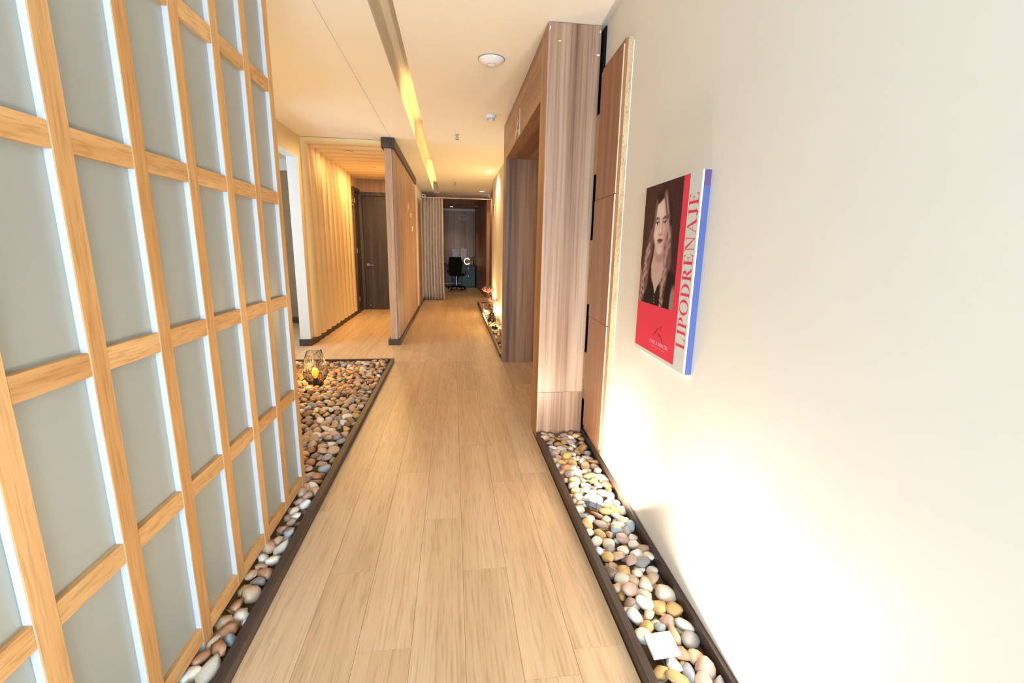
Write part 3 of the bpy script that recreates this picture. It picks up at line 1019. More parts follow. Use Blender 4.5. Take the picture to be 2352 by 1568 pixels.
cand = []   # x, y, size, bed
WRIGHT = [('cream', 25), ('ochre', 21), ('tan', 14), ('white', 15), ('grey', 7), ('blue-grey', 6), ('pinkish', 9), ('russet', 4), ('dark brown', 2)]
WLEFT = [('tan', 24), ('ochre', 17), ('russet', 17), ('pinkish', 14), ('cream', 11), ('grey', 6), ('dark brown', 8), ('white', 4), ('blue-grey', 3)]
for (x, y) in poisson(lambda y: 0.613, lambda y: XW(y) - 0.036, 0.80, 2.845, 0.0445, rej_right, seed=5):
    cand.append((x, y, random.uniform(0.026, 0.039), 'right'))
HAND = [  # measured single stones: x, y, half sizes, turn, colour, label
    (-0.752, 1.225, (0.070, 0.028, 0.026), 1.15, 'cream', 'long flat cream stone, nearest in the bed beside the lattice screen'),
    (-0.752, 1.53, (0.042, 0.032, 0.032), 0.5, 'tan', 'large rounded tan stone in the narrow strip in front of the screen'),
    (-0.745, 1.80, (0.062, 0.022, 0.022), 0.95, 'white', 'long white stone lying across the strip in front of the screen'),
    (-0.738, 1.335, (0.028, 0.022, 0.026), 1.1, 'blue-grey', 'smooth light blue-grey stone against the dark edging by the screen'),
    (-0.742, 2.13, (0.040, 0.032, 0.030), 0.3, 'white', 'big round white stone at the foot of the last screen post'),
    (-0.757, 1.60, (0.032, 0.028, 0.028), 0.2, 'grey', 'dark grey rounded stone behind the large tan stone by the screen'),
]


def rej_left(x, y):
    if (abs(x + 1.278) < 0.06 and abs(y - 4.19) < 0.06) or (abs(x + 1.62) < 0.06 and abs(y - 4.25) < 0.06):
        return True
    for h in HAND:
        dx, dy = x - h[0], y - h[1]
        c, s = math.cos(h[4 - 1 + 0] if False else h[3]), math.sin(h[3])
        a, b_ = dx * c + dy * s, -dx * s + dy * c
        if (a / (h[2][0] + 0.012)) ** 2 + (b_ / (h[2][1] + 0.012)) ** 2 < 1:
            return True
    return False


for (x, y) in poisson(lambda y: -0.80 if y < 2.30 else -1.74, lambda y: -0.737, 0.75, 2.36, 0.048, rej_left, seed=7):
    if y < 2.30:
        cand.append((x, y, random.uniform(0.030, 0.042), 'left'))
for (x, y) in poisson(lambda y: -1.76, lambda y: -0.738, 2.30, 5.02, 0.0535, rej_left, seed=8):
    cand.append((x, y, random.uniform(0.030, 0.043), 'left'))


def score(c):
    d = (Vector((c[0], c[1], 0.03)) - CAM)
    vis = 1.0
    if c[3] == 'right' and c[1] < 0.97:
        vis = 0.2
    if c[3] == 'left' and c[1] < 1.10:
        vis = 0.1
    if c[3] == 'left' and c[0] < -0.80 - (c[1] - 2.30) * 0.345:
        vis = 0.1          # hidden behind the screen
    return vis * c[2] / d.length


cand.sort(key=score, reverse=True)


def pick(wts):
    t = random.uniform(0, sum(w_ for _, w_ in wts))
    for c, w_ in wts:
        t -= w_
        if t <= 0:
            return c
    return wts[0][0]


def pose(s, rz, big=False):
    e = (random.uniform(-0.35, 0.35), random.uniform(-0.35, 0.35), rz)
    sc_ = (s * random.uniform(1.0, 1.42), s * random.uniform(0.76, 1.0), s * random.uniform(0.50, 0.78))
    return e, sc_


def zone(x, y, bed):
    if bed == 'right':
        return ('around the nearest floor spotlight' if y < 1.32 else 'midway between the two floor spotlights' if y < 1.72 else
                'around the second floor spotlight' if y < 2.12 else 'below the raw edge of the wall cladding' if y < 2.5 else 'at the foot of the walnut portal')
    if y < 2.25:
        k = ['last', 'second last', 'third last', 'fourth last', 'fifth last', 'sixth last', 'seventh last'][min(6, max(0, int((Y6 + 0.15 - y) / PITCHY)))]
        return 'in the narrow strip by the %s screen post' % k
    if x > -0.80:
        return 'along the dark edging past the screen' if y < 3.4 else 'along the dark edging near its far corner'
    if y < 2.9:
        return 'just behind the last screen post'
    side = 'nearer the screen' if x < -0.86 - (y - 2.3) * 0.17 else 'nearer the edging'
    if y < 3.4:
        return 'in the middle of the wide bed, ' + side
    if y < 4.0:
        return 'a little in front of the wire lantern, ' + side
    return 'beside the wire lantern, ' + side


NSINGLE = 294
WHERE = {'right': 'in the narrow trough under the canvas print', 'left': 'in the bed beside the lattice screen'}
SIZEW = lambda s: 'small' if s < 0.030 else ('medium-sized' if s < 0.036 else 'large')
lab_count = {}
stuffv, stufff, stuffm = [], [], []
mat_order = list(PEB)


def joined(lst, name, label, seed):
    rr = random.Random(seed)
    V, F, MI = [], [], []
    off = 0
    for (x, y, s, wts) in lst:
        me_ = PMs[rr.randrange(14)]
        n = len(me_.vertices)
        co = np.empty(n * 3)
        me_.vertices.foreach_get('co', co)
        co = co.reshape(-1, 3)
        e, sc_ = pose(abs(s), rr.uniform(0, 6.28))
        zz = rr.uniform(0.018, 0.031) if s > 0 else rr.uniform(0.003, 0.009)
        from mathutils import Euler
        R_ = np.array(Euler(e).to_matrix())
        co = (co * np.array(sc_)) @ R_.T + np.array([x, y, zz])
        V.append(co)
        fc = np.array([p.vertices[:] for p in me_.polygons]) + off
        F.append(fc)
        MI += [mat_order.index(pick(wts))] * len(fc)
        off += n
    V = np.concatenate(V)
    F = np.concatenate(F)
    org = Vector((float(V[:, 0].mean()), float(V[:, 1].mean()), 0.0))
    me_ = bpy.data.meshes.new(name)
    me_.from_pydata((V - np.array(org)).tolist(), [], F.tolist())
    for k in mat_order:
        me_.materials.append(PEB[k])
    me_.polygons.foreach_set('material_index', MI)
    me_.polygons.foreach_set('use_smooth', [True] * len(me_.polygons))
    o = bpy.data.objects.new(name, me_)
    COL.objects.link(o)
    o.location = org
    return tag(o, label, 'pebbles', kind='stuff')


def one_pebble(x, y, z, scl, rot, colr_, label, group=None):
    o = bpy.data.objects.new('pebble', PM[random.randrange(14)])
    COL.objects.link(o)
    o.location = (x, y, z)
    o.scale = scl
    o.rotation_euler = rot
    o.material_slots[0].link = 'OBJECT'
    o.material_slots[0].material = PEB[colr_]
    return tag(o, label, 'pebble', group)


for (x, y, hs, rz, c, lab) in HAND:
    one_pebble(x, y, max(0.016, hs[2] * 0.85), hs, (0.1, -0.08, rz), c, lab)
for (x, y, s, bed) in cand[:NSINGLE]:
    c = pick(WRIGHT if bed == 'right' else WLEFT)
    e, sc_ = pose(s, random.uniform(0, 6.28))
    where = zone(x, y, bed)
    lab = '%s %s pebble %s' % (SIZEW(s), c, where)
    one_pebble(x, y, random.uniform(0.020, 0.032), sc_, e, c, lab, '%s %s pebbles %s' % (SIZEW(s), c, where))
rest = cand[NSINGLE:]
# lower layer that shows in the gaps
for (x, y) in poisson(lambda y: -0.795 if y < 2.3 else -1.76, lambda y: -0.735, 1.0, 5.03, 0.062, rej_left, seed=21):
    rest.append((x, y, 0.034, 'left_low'))
for (x, y) in poisson(lambda y: 0.615, lambda y: XW(y) - 0.036, 0.85, 2.845, 0.05, rej_right, seed=22):
    rest.append((x, y, 0.030, 'right_low'))
joined([(x, y, s if b_ == 'left' else -s, WLEFT) for (x, y, s, b_) in rest if b_.startswith('left')], 'river_pebbles', 'mixed brown river pebbles filling the wide bed around the wire lantern', 4)
rr_ = [(x, y, s if b_ == 'right' else -s, WRIGHT) for (x, y, s, b_) in rest if b_.startswith('right')]
far = [(x, y, random.uniform(0.026, 0.038), WLEFT) for (x, y) in poisson(lambda y: 0.60, lambda y: 0.785, 5.24, 10.36, 0.05, lambda x, y: (x - 0.668) ** 2 + (y - 7.76) ** 2 < 0.05 ** 2, seed=9)]
joined(far, 'river_pebbles', 'warm-lit pebbles filling the far trough below the protea flowers', 6)
if rr_:
    joined(rr_, 'river_pebbles', 'small pebbles lying between the larger ones in the trough below the white wall', 7)

# ------------------------------------------------------------------ floor spotlights
def floor_spot(loc, nrm, label, size=0.088, body=M_grey, power=0, color=WARMW, ang=2.2):
    t = tag(empty('floor_spotlight', (loc[0], loc[1], 0.003)), label, 'spotlight', 'floor spotlights among the pebbles')
    n = Vector(nrm).normalized()
    xa = Vector((0, 1, 0)).cross(n).normalized() if abs(n.y) < 0.9 else Vector((1, 0, 0))
    ya = n.cross(xa)
    c = Vector(loc)

    def xf(a, b_, d):
        return tuple(c + xa * a + ya * b_ + n * d)
    h = size / 2
    MB(xf).box(-h, h, -h * 0.9, h * 0.9, -0.012, 0.0).build('housing', M_plas if body is M_grey else body, t, bevel=0.002)
    m = MB(xf)
    m.add([(-h * .86, -h * .78, -0.012), (h * .86, -h * .78, -0.012), (h * .86, h * .78, -0.012), (-h * .86, h * .78, -0.012),
           (-h * .6, -h * .5, -0.034), (h * .6, -h * .5, -0.034), (h * .6, h * .5, -0.034), (-h * .6, h * .5, -0.034)],
          [(0, 1, 2, 3), (7, 6, 5, 4), (0, 4, 5, 1), (1, 5, 6, 2), (2, 6, 7, 3), (3, 7, 4, 0)])
    m.build('heat_sink', body, t)
    MB(xf).box(-h * .86, h * .86, -h * .76, h * .76, 0.0, 0.0012).build('lens', M_lens, t)
    m = MB()
    p0, p1 = c + ya * h * 0.95 - n * 0.006, c - ya * h * 0.95 - n * 0.006
    m.tube([p0, Vector((p0.x, p0.y, 0.012)), Vector((p1.x, p1.y, 0.012)), p1], 0.004, 6)
    m.build('bracket', body, t)
    if power:
        lamp('spotlight_beam', 'AREA', c + n * 0.006, power, color, n, size * 0.8, size * 0.7)
    return t


floor_spot((0.658, 1.13, 0.062), (-0.06, -0.10, 0.98), 'square floor spotlight in the trough, nearest and brightest lens', 0.09, M_grey, 9)
floor_spot((0.692, 1.955, 0.066), (0.34, 0.48, 0.76), 'square floor spotlight in the trough seen from behind, below the canvas', 0.085, M_grey, 8)
floor_spot((0.655, 6.98, 0.066), (0.25, 0.35, 0.85), 'black floor spotlight in the far trough in front of the vase', 0.10, M_black, 15, WARM)
floor_spot((0.645, 8.80, 0.066), (0.2, -0.35, 0.9), 'glowing floor spotlight behind the protea vase in the far trough', 0.09, M_black, 16, WARM)

floor_spot((-1.62, 4.25, 0.066), (0.05, 0.1, 1), 'added floor spotlight in the wide pebble bed near the left wall, unseen behind the screen', 0.09, M_black, 9, WARM)  # unseen lamp, added to give the left ceiling its warm glow

# ------------------------------------------------------------------ wire lantern
LX, LY, LZ = -1.278, 4.19, 0.035
ln = tag(empty('wire_lantern', (LX, LY, LZ)), 'black wire basket lantern with an amber bulb standing on the pebbles', 'lantern')
LP = [(0.050, 0.0), (0.082, 0.03), (0.102, 0.07), (0.109, 0.11), (0.104, 0.16), (0.092, 0.21), (0.080, 0.25), (0.071, 0.28)]


def ltop(a):
    return 0.298 + 0.013 * math.cos(2 * a + 0.6) + 0.012 * math.cos(a - 0.5)


def lr(z):
    for (r0, z0), (r1, z1) in zip(LP, LP[1:]):
        if z <= z1:
            return r0 + (r1 - r0) * (z - z0) / (z1 - z0)
    return LP[-1][0] - (z - LP[-1][1]) * 0.18


NWI = 40
for k in range(NWI):
    a = 2 * math.pi * k / NWI
    zt = ltop(a)
    MB().tube([(LX + lr(z) * math.cos(a), LY + lr(z) * math.sin(a), LZ + z) for z in [zt * j / 9 for j in range(10)]], 0.0019, 4).build('wire', M_wire, ln, smooth=True)
MB().tube([(LX + lr(ltop(a)) * math.cos(a), LY + lr(ltop(a)) * math.sin(a), LZ + ltop(a)) for a in [2 * math.pi * k / 48 for k in range(49)]], 0.0022, 6).build('rim', M_wire, ln, smooth=True)
for z in (0.0, 0.09, 0.218):
    MB().tube([(LX + lr(z) * math.cos(a), LY + lr(z) * math.sin(a), LZ + z) for a in [2 * math.pi * k / 40 for k in range(41)]], 0.0018, 5).build('hoop', M_wire, ln, smooth=True)
MB().lathe([(0.052, -0.004), (0.052, 0.004), (0.026, 0.008), (0.022, 0.045), (0.02, 0.05)], 20, (LX, LY, LZ)).build('bulb_holder', M_black, ln)
MB().lathe([(0.012, 0.05), (0.026, 0.085), (0.030, 0.11), (0.022, 0.135), (0.004, 0.145)], 16, (LX, LY, LZ)).build('bulb', M_bulb, ln, smooth=True)
lamp('lantern_glow', 'POINT', (LX, LY, LZ + 0.17), 5.0, (1.0, 0.50, 0.12), size=0.03)

# ------------------------------------------------------------------ slatted partition
pt = tag(empty('slat_partition', (-0.78, 7.8, 0)), 'vertical wood slat partition with dark cap and plinth beside the walkway', 'partition')
box('end_post', M_slat, (-0.835, -0.745, 6.02, 6.06, 0.075, 2.48), pt, 0.001)
box('core_panel', M_slat, (-0.825, -0.758, 6.06, 9.30, 0.075, 2.48), pt)
box('gap_shade_sheet', M_dark, (-0.758, -0.755, 6.06, 9.30, 0.075, 2.48), pt)  # dark sheet puts shade into the gaps between the slats
box('cap', M_dark, (-0.865, -0.70, 5.99, 9.30, 2.48, ZC - 0.004), pt, 0.002)
box('plinth', M_dark, (-0.865, -0.705, 5.985, 9.30, 0.0, 0.075), pt, 0.002)
s0 = None
n_sl = 56
for k in range(n_sl):
    yy = 6.075 + k * (9.29 - 6.075) / n_sl
    if s0 is None:
        s0 = MB().box(-0.755, -0.722, yy, yy + 0.034, 0.075, 2.48).build('slat', M_slat, pt, bevel=0.001)
    else:
        share(s0, (-0.7385, yy + 0.017, 0.075), pt)
em = tag(empty('partition_emblem', (-0.72, 7.65, 1.86)), 'small pale emblem lettering fixed on the slat partition', 'emblem')
for (a, b_) in (((7.55, 1.90), (7.72, 1.99)), ((7.62, 1.85), (7.70, 1.93)), ((7.90, 1.80), (8.05, 1.86)), ((8.10, 1.78), (8.20, 1.86)), ((8.32, 1.56), (8.42, 1.64))):
    MB().tube([(-0.717, a[0], a[1]), (-0.716, (a[0] + b_[0]) / 2, b_[1]), (-0.717, b_[0], (a[1] + b_[1]) / 2)], [0.004, 0.012, 0.004], 6).build('stroke', M_gold, em)

# ------------------------------------------------------------------ ceiling fittings
ap = tag(empty('ceiling_disc', (0.28, 3.47, ZC)), 'round white access point disc on the ceiling near the portal', 'access point')
MB().lathe([(0.092, 0.0), (0.092, -0.006), (0.084, -0.016), (0.055, -0.034), (0.034, -0.038)], 40, (0.28, 3.47, ZC)).build('shell', M_plas, ap, smooth=True, autosmooth=0.6)
rg = MB()
rg.tube([(0.28 + 0.034 * math.cos(a), 3.47 + 0.034 * math.sin(a), ZC - 0.038) for a in [2 * math.pi * k / 32 for k in range(33)]], 0.0014, 5)
rg.build('status_ring', M_grey, ap)
MB().lathe([(0.096, 0.001), (0.096, -0.004)], 40, (0.28, 3.47, ZC)).build('mount', M_grey, ap)
sd = tag(empty('smoke_detector', (0.39, 4.82, ZC)), 'white smoke detector on the ceiling beyond the round disc', 'detector')
MB().lathe([(0.05, 0), (0.05, -0.014), (0.044, -0.03), (0.036, -0.032)], 28, (0.39, 4.82, ZC)).build('housing', M_plas, sd, smooth=True, autosmooth=0.6)
MB().lathe([(0.032, -0.032), (0.028, -0.05), (0.012, -0.056)], 24, (0.39, 4.82, ZC)).build('chamber', M_plas, sd, smooth=True)
for k in range(10):
    a = 2 * math.pi * k / 10
    cx, cy = 0.39 + 0.033 * math.cos(a), 4.82 + 0.033 * math.sin(a)
    MB().tube([(cx, cy, ZC - 0.031), (cx * 0.5 + 0.5 * (0.39 + 0.03 * math.cos(a)), cy * 0.5 + 0.5 * (4.82 + 0.03 * math.sin(a)), ZC - 0.048)], 0.003, 4).build('vent_slot', M_grey, sd)
for (x, y, lab) in ((0.06, 5.68, 'small sprinkler head on the ceiling just past the smoke detector'), (0.053, 9.69, 'small sprinkler head on the far hall ceiling near the downlight')):
    s = tag(empty('sprinkler_head', (x, y, ZC)), lab, 'sprinkler')
    MB().lathe([(0.028, 0), (0.026, -0.006), (0.008, -0.01), (0.008, -0.03)], 16, (x, y, ZC)).build('fitting', M_steel, s)
    MB().tube([(x - 0.008, y, ZC - 0.02), (x - 0.016, y, ZC - 0.035), (x - 0.006, y, ZC - 0.052), (x + 0.006, y, ZC - 0.052), (x + 0.016, y, ZC - 0.035), (x + 0.008, y, ZC - 0.02)], 0.003, 5).build('yoke', M_grey, s)
    MB().lathe([(0.022, -0.052), (0.022, -0.055)], 16, (x, y, ZC)).build('deflector', M_grey, s)


def downlight(x, y, z, label, power, color, ang=1.9, lens=M_down, r=0.05):
    t = tag(empty('ceiling_downlight', (x, y, z)), label, 'downlight', 'recessed ceiling downlights')
    MB().lathe([(r * 1.25, 0), (r * 1.25, -0.005), (r, -0.007), (r * 0.96, -0.002)], 24, (x, y, z)).build('trim_ring', M_plas, t, smooth=True, autosmooth=0.5)
    MB().lathe([(r * 0.94, -0.001), (r * 0.94, -0.003)], 20, (x, y, z)).build('lens', lens, t)
    if power:
        if ang > 2.85:
            lamp('downlight_beam', 'AREA', (x, y, z - 0.02), power, color, (0, 0, -1), 0.11)
        else:
            lamp('downlight_beam', 'SPOT', (x, y, z - 0.012), power, color, (0, 0, -1), 0.05, spot=ang, blend=0.8)
    return t


downlight(0.637, 8.23, ZC, 'lit downlight on the hall ceiling close to the cream wall', 65, WARM, 2.6)
downlight(0.69, 11.0, ZC, 'lit downlight on the hall ceiling just before the curtain rod', 45, WARM, 2.6)
downlight(-0.03, 14.6, 2.54, 'lit downlight on the office ceiling above the desk', 22, (1.0, 0.86, 0.72))
downlight(-1.40, 6.74, ZC - 0.05, 'downlight in the ribbed corridor ceiling', 9, WARM, 2.9, M_plas)
downlight(-1.22, 8.00, ZC - 0.05, 'added second downlight deeper in the ribbed corridor ceiling by the dark doors', 30, WARM, 2.9, M_plas)  # added lamp, set away from the wall to light the ribs evenly
downlight(-1.35, 3.0, ZC, 'added downlight on the ceiling above the wide pebble bed, unseen behind the screen', 22, WARM, 2.8, M_plas)  # unseen lamp, added for warm light over the bed

# ------------------------------------------------------------------ curtain, rod, camera
ct = tag(empty('curtain', (-0.48, 11.3, 0)), 'pale floor-length curtain drawn to the left of the office opening', 'curtain')
n_, rows = 120, 14
vs_, fs = [], []
for j in range(rows + 1):
    t = j / rows
    z = 0.015 + t * 2.43
    for i in range(n_ + 1):
        s = i / n_
        x = -0.715 + s * (0.475 + 0.03 * (1 - t)) - 0.008 * math.sin(t * 5)
        yv = 11.28 + 0.055 * math.sin(s * 2 * math.pi * 7 + 0.6 * math.sin(t * 3)) * (0.75 + 0.25 * (1 - t)) + 0.012 * math.sin(s * 2 * math.pi * 23)
        vs_.append((x, yv, z))
for j in range(rows):
    for i in range(n_):
        fs.append((j * (n_ + 1) + i, j * (n_ + 1) + i + 1, (j + 1) * (n_ + 1) + i + 1, (j + 1) * (n_ + 1) + i))
cm = MB().add(vs_, fs)
cob = cm.build('fabric', M_curt, ct, smooth=True)
sol = cob.modifiers.new('thickness', 'SOLIDIFY')
sol.thickness = 0.003
rd = tag(empty('curtain_rod', (0.1, 11.28, 2.44)), 'thin white rail spanning the hall above the curtain', 'rail')
MB().tube([(-0.72, 11.28, 2.452), (0.96, 11.28, 2.452)], 0.011, 8).build('rail', M_plas, rd)
for x in (-0.70, 0.94):
    MB().lathe([(0.02, 0), (0.02, 0.014)], 12, (x, 11.28, 2.452), (1, 0, 0)).build('end_cap', M_plas, rd)
sc = tag(empty('security_camera', (-0.66, 11.1, 2.45)), 'tiny white security camera above the top of the curtain', 'camera')
MB().lathe([(0.035, 0), (0.04, 0.05), (0.03, 0.09)], 16, (-0.66, 11.02, 2.46), (0, 1, 0)).build('body', M_plas, sc, smooth=True, autosmooth=0.6)
MB().lathe([(0.022, 0), (0.022, -0.004)], 12, (-0.66, 11.02, 2.46), (0, 1, 0)).build('lens', M_black, sc)
MB().tube([(-0.66, 11.07, 2.46), (-0.69, 11.10, 2.50), (-0.725, 11.10, 2.50)], 0.008, 6).build('bracket', M_plas, sc)

# timber slats and door edge at the right end of the hall
rs = tag(empty('timber_door', (0.95, 10.4, 0)), 'narrow timber door and frame at the far right end of the hall', 'door')
for (y0, y1, z1, mt) in ((9.40, 9.52, 2.44, M_slat), (9.60, 10.3, 2.40, M_cladding), (10.36, 10.5, 2.44, M_slat)):
    box('frame_board' if mt is M_slat else 'leaf', mt, (0.93, 0.975, y0, y1, 0, z1), rs)
box('frame_board', M_cladding, (0.92, 0.978, 10.9, 11.5, 0, 2.5), rs)
cbx = tag(box('exit_box', M_cladding, (0.865, 0.978, 10.62, 10.80, 2.42, 2.52)), 'small brown box high on the right wall before the office', 'box')
ws = tag(empty('wall_plaque', (0.80, 8.95, 1.92)), 'small black and white plaque on the lit cream wall', 'sign')
box('plate', M_plas, (0.794, 0.80, 8.86, 9.06, 1.91, 2.12), ws)
for k, (y0, y1, z0, z1) in enumerate(((8.88, 9.04, 2.05, 2.105), (8.88, 9.04, 1.985, 2.04), (8.90, 9.02, 1.925, 1.97))):
    box('mark', M_black, (0.792, 0.7945, y0, y1, z0, z1), ws)

# ------------------------------------------------------------------ protea flowers and vase
vz = tag(empty('bud_vase', (0.668, 7.76, 0.012)), 'dark glazed bottle vase standing in the far pebble trough', 'vase')
MB().lathe([(0.035, 0), (0.062, 0.02), (0.072, 0.05), (0.055, 0.085), (0.030, 0.10), (0.046, 0.118), (0.052, 0.14), (0.040, 0.165), (0.016, 0.18), (0.013, 0.22), (0.017, 0.235)], 24, (0.668, 7.76, 0.012)).build('body', M_vase, vz, smooth=True)


def protea(base, head, label, r=0.075, n=13, seed=1):
    rr = random.Random(seed)
    t = tag(empty('protea_flower', base), label, 'flower', 'protea flowers in the far trough')
    b0, h0 = Vector(base), Vector(head)
    mid = (b0 + h0) / 2 + Vector((0.02, 0.03, 0.02))
    MB().tube([b0, mid, h0], [0.005, 0.006, 0.009], 7).build('stem', M_stem, t, smooth=True)
    MB().lathe([(0.006, -0.02), (0.022, 0.0), (0.026, 0.02), (0.014, 0.045), (0.003, 0.055)], 14, head).build('centre', M_petal, t, smooth=True)
    for ring, (cnt, rad, hgt) in enumerate(((n, r * 0.95, r * 0.95), (n, r * 1.35, r * 0.65))):
        for k in range(cnt):
            a = 2 * math.pi * (k + 0.5 * ring) / cnt + rr.uniform(-.1, .1)
            d = Vector((math.cos(a), math.sin(a), 0))
            q = rr.uniform(0.85, 1.2)
            p0 = h0 + d * 0.012
            p1 = h0 + d * rad * 0.62 + Vector((0, 0, hgt * 0.25))
            p2 = h0 + d * rad * 0.95 * q + Vector((0, 0, hgt * 0.75))
            p3 = h0 + d * rad * 0.9 * q + Vector((0, 0, hgt * 1.25 * q))
            MB().tube([p0, p1, p2, p3], [0.004, 0.0065, 0.005, 0.0012], 5).build('petal', M_petal, t, smooth=True)
    for k in range(4):
        f = 0.35 + 0.15 * k
        p = b0.lerp(h0, f) + Vector((0.015, 0.02, 0.015)) * (1 - abs(f - 0.5))
        a = k * 2.2
        MB().tube([p, p + Vector((math.cos(a) * .03, math.sin(a) * .03, .03)), p + Vector((math.cos(a) * .045, math.sin(a) * .045, .07))], [0.003, 0.010, 0.001], 6).build('leaf', M_stem, t, smooth=True)
    return t


protea((0.668, 7.76, 0.20), (0.695, 7.74, 0.375), 'pink protea bloom lower and nearer, leaning towards the cream wall', 0.072, 13, 3)
protea((0.662, 7.765, 0.20), (0.612, 7.85, 0.535), 'pink protea bloom taller and further left above the far trough', 0.085, 14, 5)
cb = MB().tube([(0.785, 9.0, 0.34), (0.782, 8.6, 0.12), (0.78, 8.0, 0.06), (0.775, 7.2, 0.058), (0.77, 6.4, 0.055)], 0.006, 6).build('power_cable', M_black, smooth=True)
tag(cb, 'black cable running along the cream wall behind the far trough', 'cable')

# ------------------------------------------------------------------ office at the end
dk = tag(empty('office_desk', (0.2, 15.0, 0)), 'teal desk with black top and drawers at the end of the hall', 'desk')
box('desktop', M_black, (-0.85, 0.73, 14.78, 15.41, 0.70, 0.73), dk, 0.002)
box('cabinet', M_teal, (0.27, 0.72, 14.82, 15.40, 0.06, 0.70), dk)
for (z0, z1) in ((0.44, 0.692), (0.07, 0.43)):
    dr = box('drawer', M_teal, (0.275, 0.715, 14.80, 14.82, z0, z1), dk, 0.002)
    MB().lathe([(0.012, 0), (0.012, 0.012)], 10, (0.50, 14.80, z1 - 0.05), (0, -1, 0)).build('lock', M_steel, dr)
box('side_panel', M_teal, (-0.85, -0.80, 14.80, 15.40, 0, 0.70), dk)
box('fascia', M_teal, (-0.80, 0.27, 14.80, 14.82, 0.665, 0.70), dk)
box('kick_board', M_black, (0.27, 0.72, 14.84, 15.40, 0.0, 0.06), dk)
box('foot_rail', M_plas, (-0.80, 0.27, 15.10, 15.14, 0.10, 0.13), dk)
bn = tag(empty('waste_bin', (0.05, 15.2, 0)), 'light blue waste bin under the teal desk behind the chair', 'bin')
MB().lathe([(0.10, 0), (0.13, 0.36), (0.135, 0.38), (0.125, 0.375), (0.10, 0.02)], 20, (0.07, 15.2, 0.0)).build('body', M_blue, bn, smooth=True, autosmooth=0.7)
MB().lathe([(0.128, 0.36), (0.137, 0.372), (0.128, 0.384)], 20, (0.07, 15.2, 0.0)).build('rim', M_plas, bn, smooth=True)
sk = tag(empty('wall_socket', (-0.13, 15.41, 0.35)), 'white double socket plate on the office wall under the desk', 'socket')
box('plate', M_plas, (-0.20, -0.06, 15.41, 15.42, 0.36, 0.45), sk)
for x in (-0.16, -0.10):
    box('outlet', M_black, (x - 0.018, x + 0.018, 15.405, 15.411, 0.385, 0.425), sk)
for (x0, x1, z0, z1, lab) in ((-0.02, 0.20, 0.965, 1.23, 'white notice sheet on the office wall, left of the two'), (0.255, 0.455, 0.925, 1.255, 'taller white notice sheet on the office wall, right of the two')):
    pp = tag(empty('notice_sheet', (x0, 15.41, z0)), lab, 'paper', 'notice sheets above the desk')
    box('sheet', M_paper, (x0, x1, 15.413, 15.42, z0, z1), pp)
    if x0 < 0:
        box('printed_mark', M_grey, (x0 + 0.10, x0 + 0.18, 15.411, 15.4135, z1 - 0.055, z1 - 0.04), pp)
    else:
        MB().lathe([(0.022, 0), (0.022, 0.01)], 12, ((x0 + x1) / 2 - 0.03, 15.413, z1 + 0.012), (0, -1, 0)).build('hook', M_plas, pp)
sg2 = tag(empty('office_sign', (0.35, 15.41, 2.2)), 'white rectangular sign high on the office back wall', 'sign')
box('plate', M_paper, (0.197, 0.494, 15.405, 15.42, 2.205, 2.35), sg2)
for (a, b_, c, d) in ((0.23, 0.46, 2.285, 2.315), (0.26, 0.43, 2.235, 2.26)):
    box('mark', M_grey, (a, b_, 15.402, 15.406, c, d), sg2)
for x in (0.222, 0.468):
    box('mark', M_black, (x - 0.012, x + 0.012, 15.402, 15.406, 2.31, 2.335), sg2)
rl = tag(empty('ring_lamp', (0.464, 15.0, 0.73)), 'small glowing ring lamp on the desk beside the chair', 'lamp')
MB().tube([(0.464 + 0.095 * math.cos(a), 15.0, 0.85 + 0.095 * math.sin(a)) for a in [math.radians(35) + math.radians(290) * k / 40 for k in range(41)]], 0.014, 8).build('ring', M_ring, rl, smooth=True)
MB().lathe([(0.06, 0), (0.06, 0.012), (0.01, 0.016), (0.008, 0.03)], 16, (0.464, 15.0, 0.73)).build('base', M_black, rl)
tp = tag(empty('black_tap', (0.66, 15.2, 0.73)), 'black arched tap on the right end of the desk', 'tap')
MB().tube([(0.69, 15.2, 0.73), (0.69, 15.2, 0.93), (0.68, 15.2, 0.965), (0.62, 15.2, 0.965), (0.605, 15.2, 0.94), (0.605, 15.2, 0.86)], 0.014, 8).build('spout', M_black, tp, smooth=True)
MB().lathe([(0.03, 0), (0.03, 0.015)], 14, (0.69, 15.2, 0.73)).build('flange', M_black, tp)
for k, (x, h, m_) in enumerate(((0.30, 0.13, M_black), (0.345, 0.10, M_vase), (0.57, 0.08, M_grey), (-0.25, 0.06, M_black))):
    b2 = tag(empty('desk_bottle', (x, 15.1, 0.73)), ['black bottle on the desk just right of the chair', 'short dark bottle between black bottle and ring lamp', 'small grey jar on the desk below the tap', 'low black jar on the desk left of the chair'][k], 'bottle')
    MB().lathe([(0.022, 0), (0.024, h * 0.7), (0.012, h * 0.85)], 14, (x, 15.1, 0.73)).build('body', m_, b2, smooth=True, autosmooth=0.7)
    MB().lathe([(0.013, h * 0.85), (0.013, h)], 12, (x, 15.1, 0.73)).build('cap', M_black, b2)
bx2 = tag(empty('ceiling_vent', (0.77, 14.9, 2.54)), 'small white vent on the office ceiling above the desk', 'vent')
box('frame', M_plas, (0.66, 0.80, 14.2, 14.5, 2.528, 2.54), bx2)
for k in range(4):
    box('louvre', M_grey, (0.675, 0.785, 14.225 + k * 0.065, 14.255 + k * 0.065, 2.524, 2.529), bx2)
sp3 = tag(empty('ceiling_speaker', (0.22, 14.0, 2.54)), 'round dark grille on the office ceiling', 'speaker')
MB().lathe([(0.10, 0), (0.10, -0.008), (0.085, -0.012)], 24, (0.22, 14.0, 2.54)).build('bezel', M_cladding, sp3)
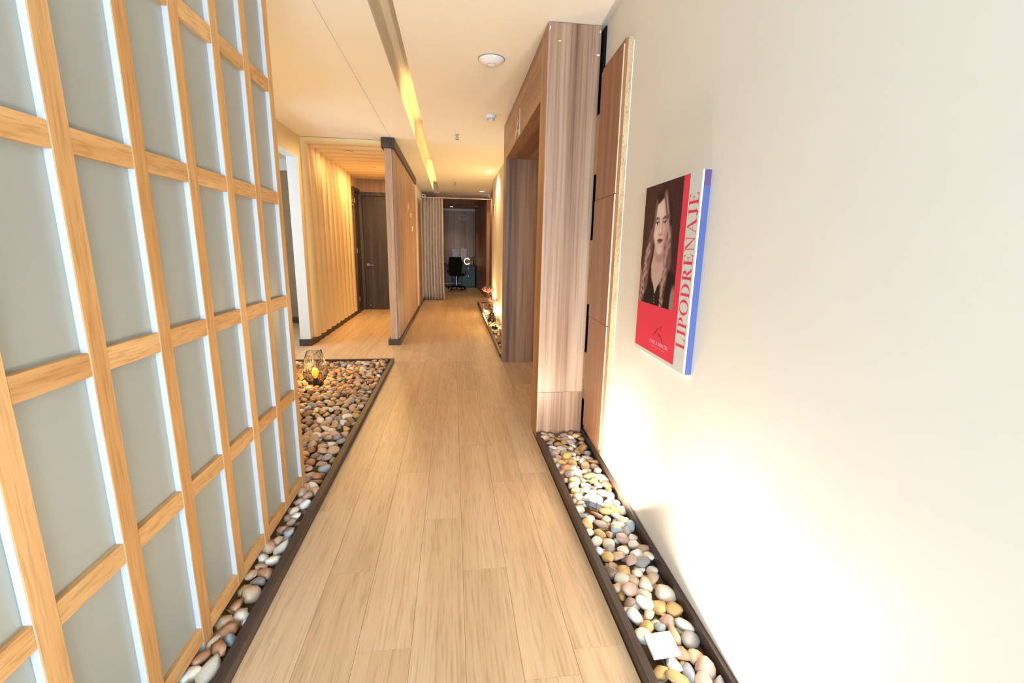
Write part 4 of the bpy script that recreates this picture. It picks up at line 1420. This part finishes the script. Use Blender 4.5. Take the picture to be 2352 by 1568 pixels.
MB().lathe([(0.082, -0.010), (0.082, -0.014)], 24, (0.22, 14.0, 2.54)).build('grille', M_dark, sp3)

ch = tag(empty('office_chair', (0.11, 13.9, 0)), 'black office swivel chair on castors seen from behind', 'chair')
CX, CY = 0.11, 13.95
# backrest: curved panel
vs_, fs = [], []
nx, nz = 10, 12
for side in (0, 1):
    for j in range(nz + 1):
        t = j / nz
        hw = 0.185 + 0.018 * math.sin(math.pi * t) - 0.004 * t
        for i in range(nx + 1):
            s = -1 + 2 * i / nx
            vs_.append((CX - 0.045 + s * hw, CY - 0.02 - 0.05 * t + 0.03 * (1 - s * s) * -1 + side * 0.03, 0.46 + 0.55 * t))
N = (nx + 1) * (nz + 1)
for j in range(nz):
    for i in range(nx):
        a = j * (nx + 1) + i
        fs.append((a, a + 1, a + nx + 2, a + nx + 1))
        fs.append((N + a, N + a + nx + 1, N + a + nx + 2, N + a + 1))
for i in range(nx):
    fs.append((i, N + i, N + i + 1, i + 1))
    a = nz * (nx + 1) + i
    fs.append((a, a + 1, N + a + 1, N + a))
for j in range(nz):
    a = j * (nx + 1)
    fs.append((a, a + nx + 1, N + a + nx + 1, N + a))
    a = a + nx
    fs.append((a, N + a, N + a + nx + 1, a + nx + 1))
bk = MB().add(vs_, fs).build('backrest', M_mesh, ch, smooth=True, autosmooth=0.8)
box('maker_tag', M_green, (CX - 0.10, CX - 0.06, CY - 0.085, CY - 0.079, 0.85, 0.872), bk)
MB().prism([(CX - 0.22, CY + 0.02), (CX + 0.24, CY + 0.0), (CX + 0.25, CY + 0.44), (CX - 0.20, CY + 0.46)], 'z', 0.43, 0.50).build('seat', M_mesh, ch, bevel=0.02)
MB().tube([(CX - 0.03, CY - 0.03, 0.62), (CX, CY - 0.02, 0.44), (CX + 0.02, CY + 0.15, 0.42)], 0.022, 8).build('back_bracket', M_black, ch)
for sx in (-1, 1):
    MB().tube([(CX + sx * 0.23, CY + 0.12, 0.45), (CX + sx * 0.27, CY + 0.12, 0.48), (CX + sx * 0.27, CY + 0.12, 0.60)], 0.014, 6).build('arm_post', M_black, ch)
MB().lathe([(0.028, 0.10), (0.028, 0.26), (0.018, 0.262), (0.018, 0.43)], 14, (CX, CY + 0.18, 0)).build('gas_lift', M_steel, ch)
for k in range(5):
    a = 2 * math.pi * k / 5 + 0.3
    ex, ey = CX + 0.27 * math.cos(a), CY + 0.18 + 0.27 * math.sin(a)
    sp_ = MB().tube([(CX, CY + 0.18, 0.115), (CX + 0.13 * math.cos(a), CY + 0.18 + 0.13 * math.sin(a), 0.10), (ex, ey, 0.07)], [0.030, 0.022, 0.015], 8).build('base_arm', M_black, ch, smooth=True)
    MB().lathe([(0.028, -0.02), (0.03, -0.012), (0.03, 0.012), (0.028, 0.02)], 14, (ex, ey, 0.03), (math.sin(a), -math.cos(a), 0)).build('castor', M_black, sp_)
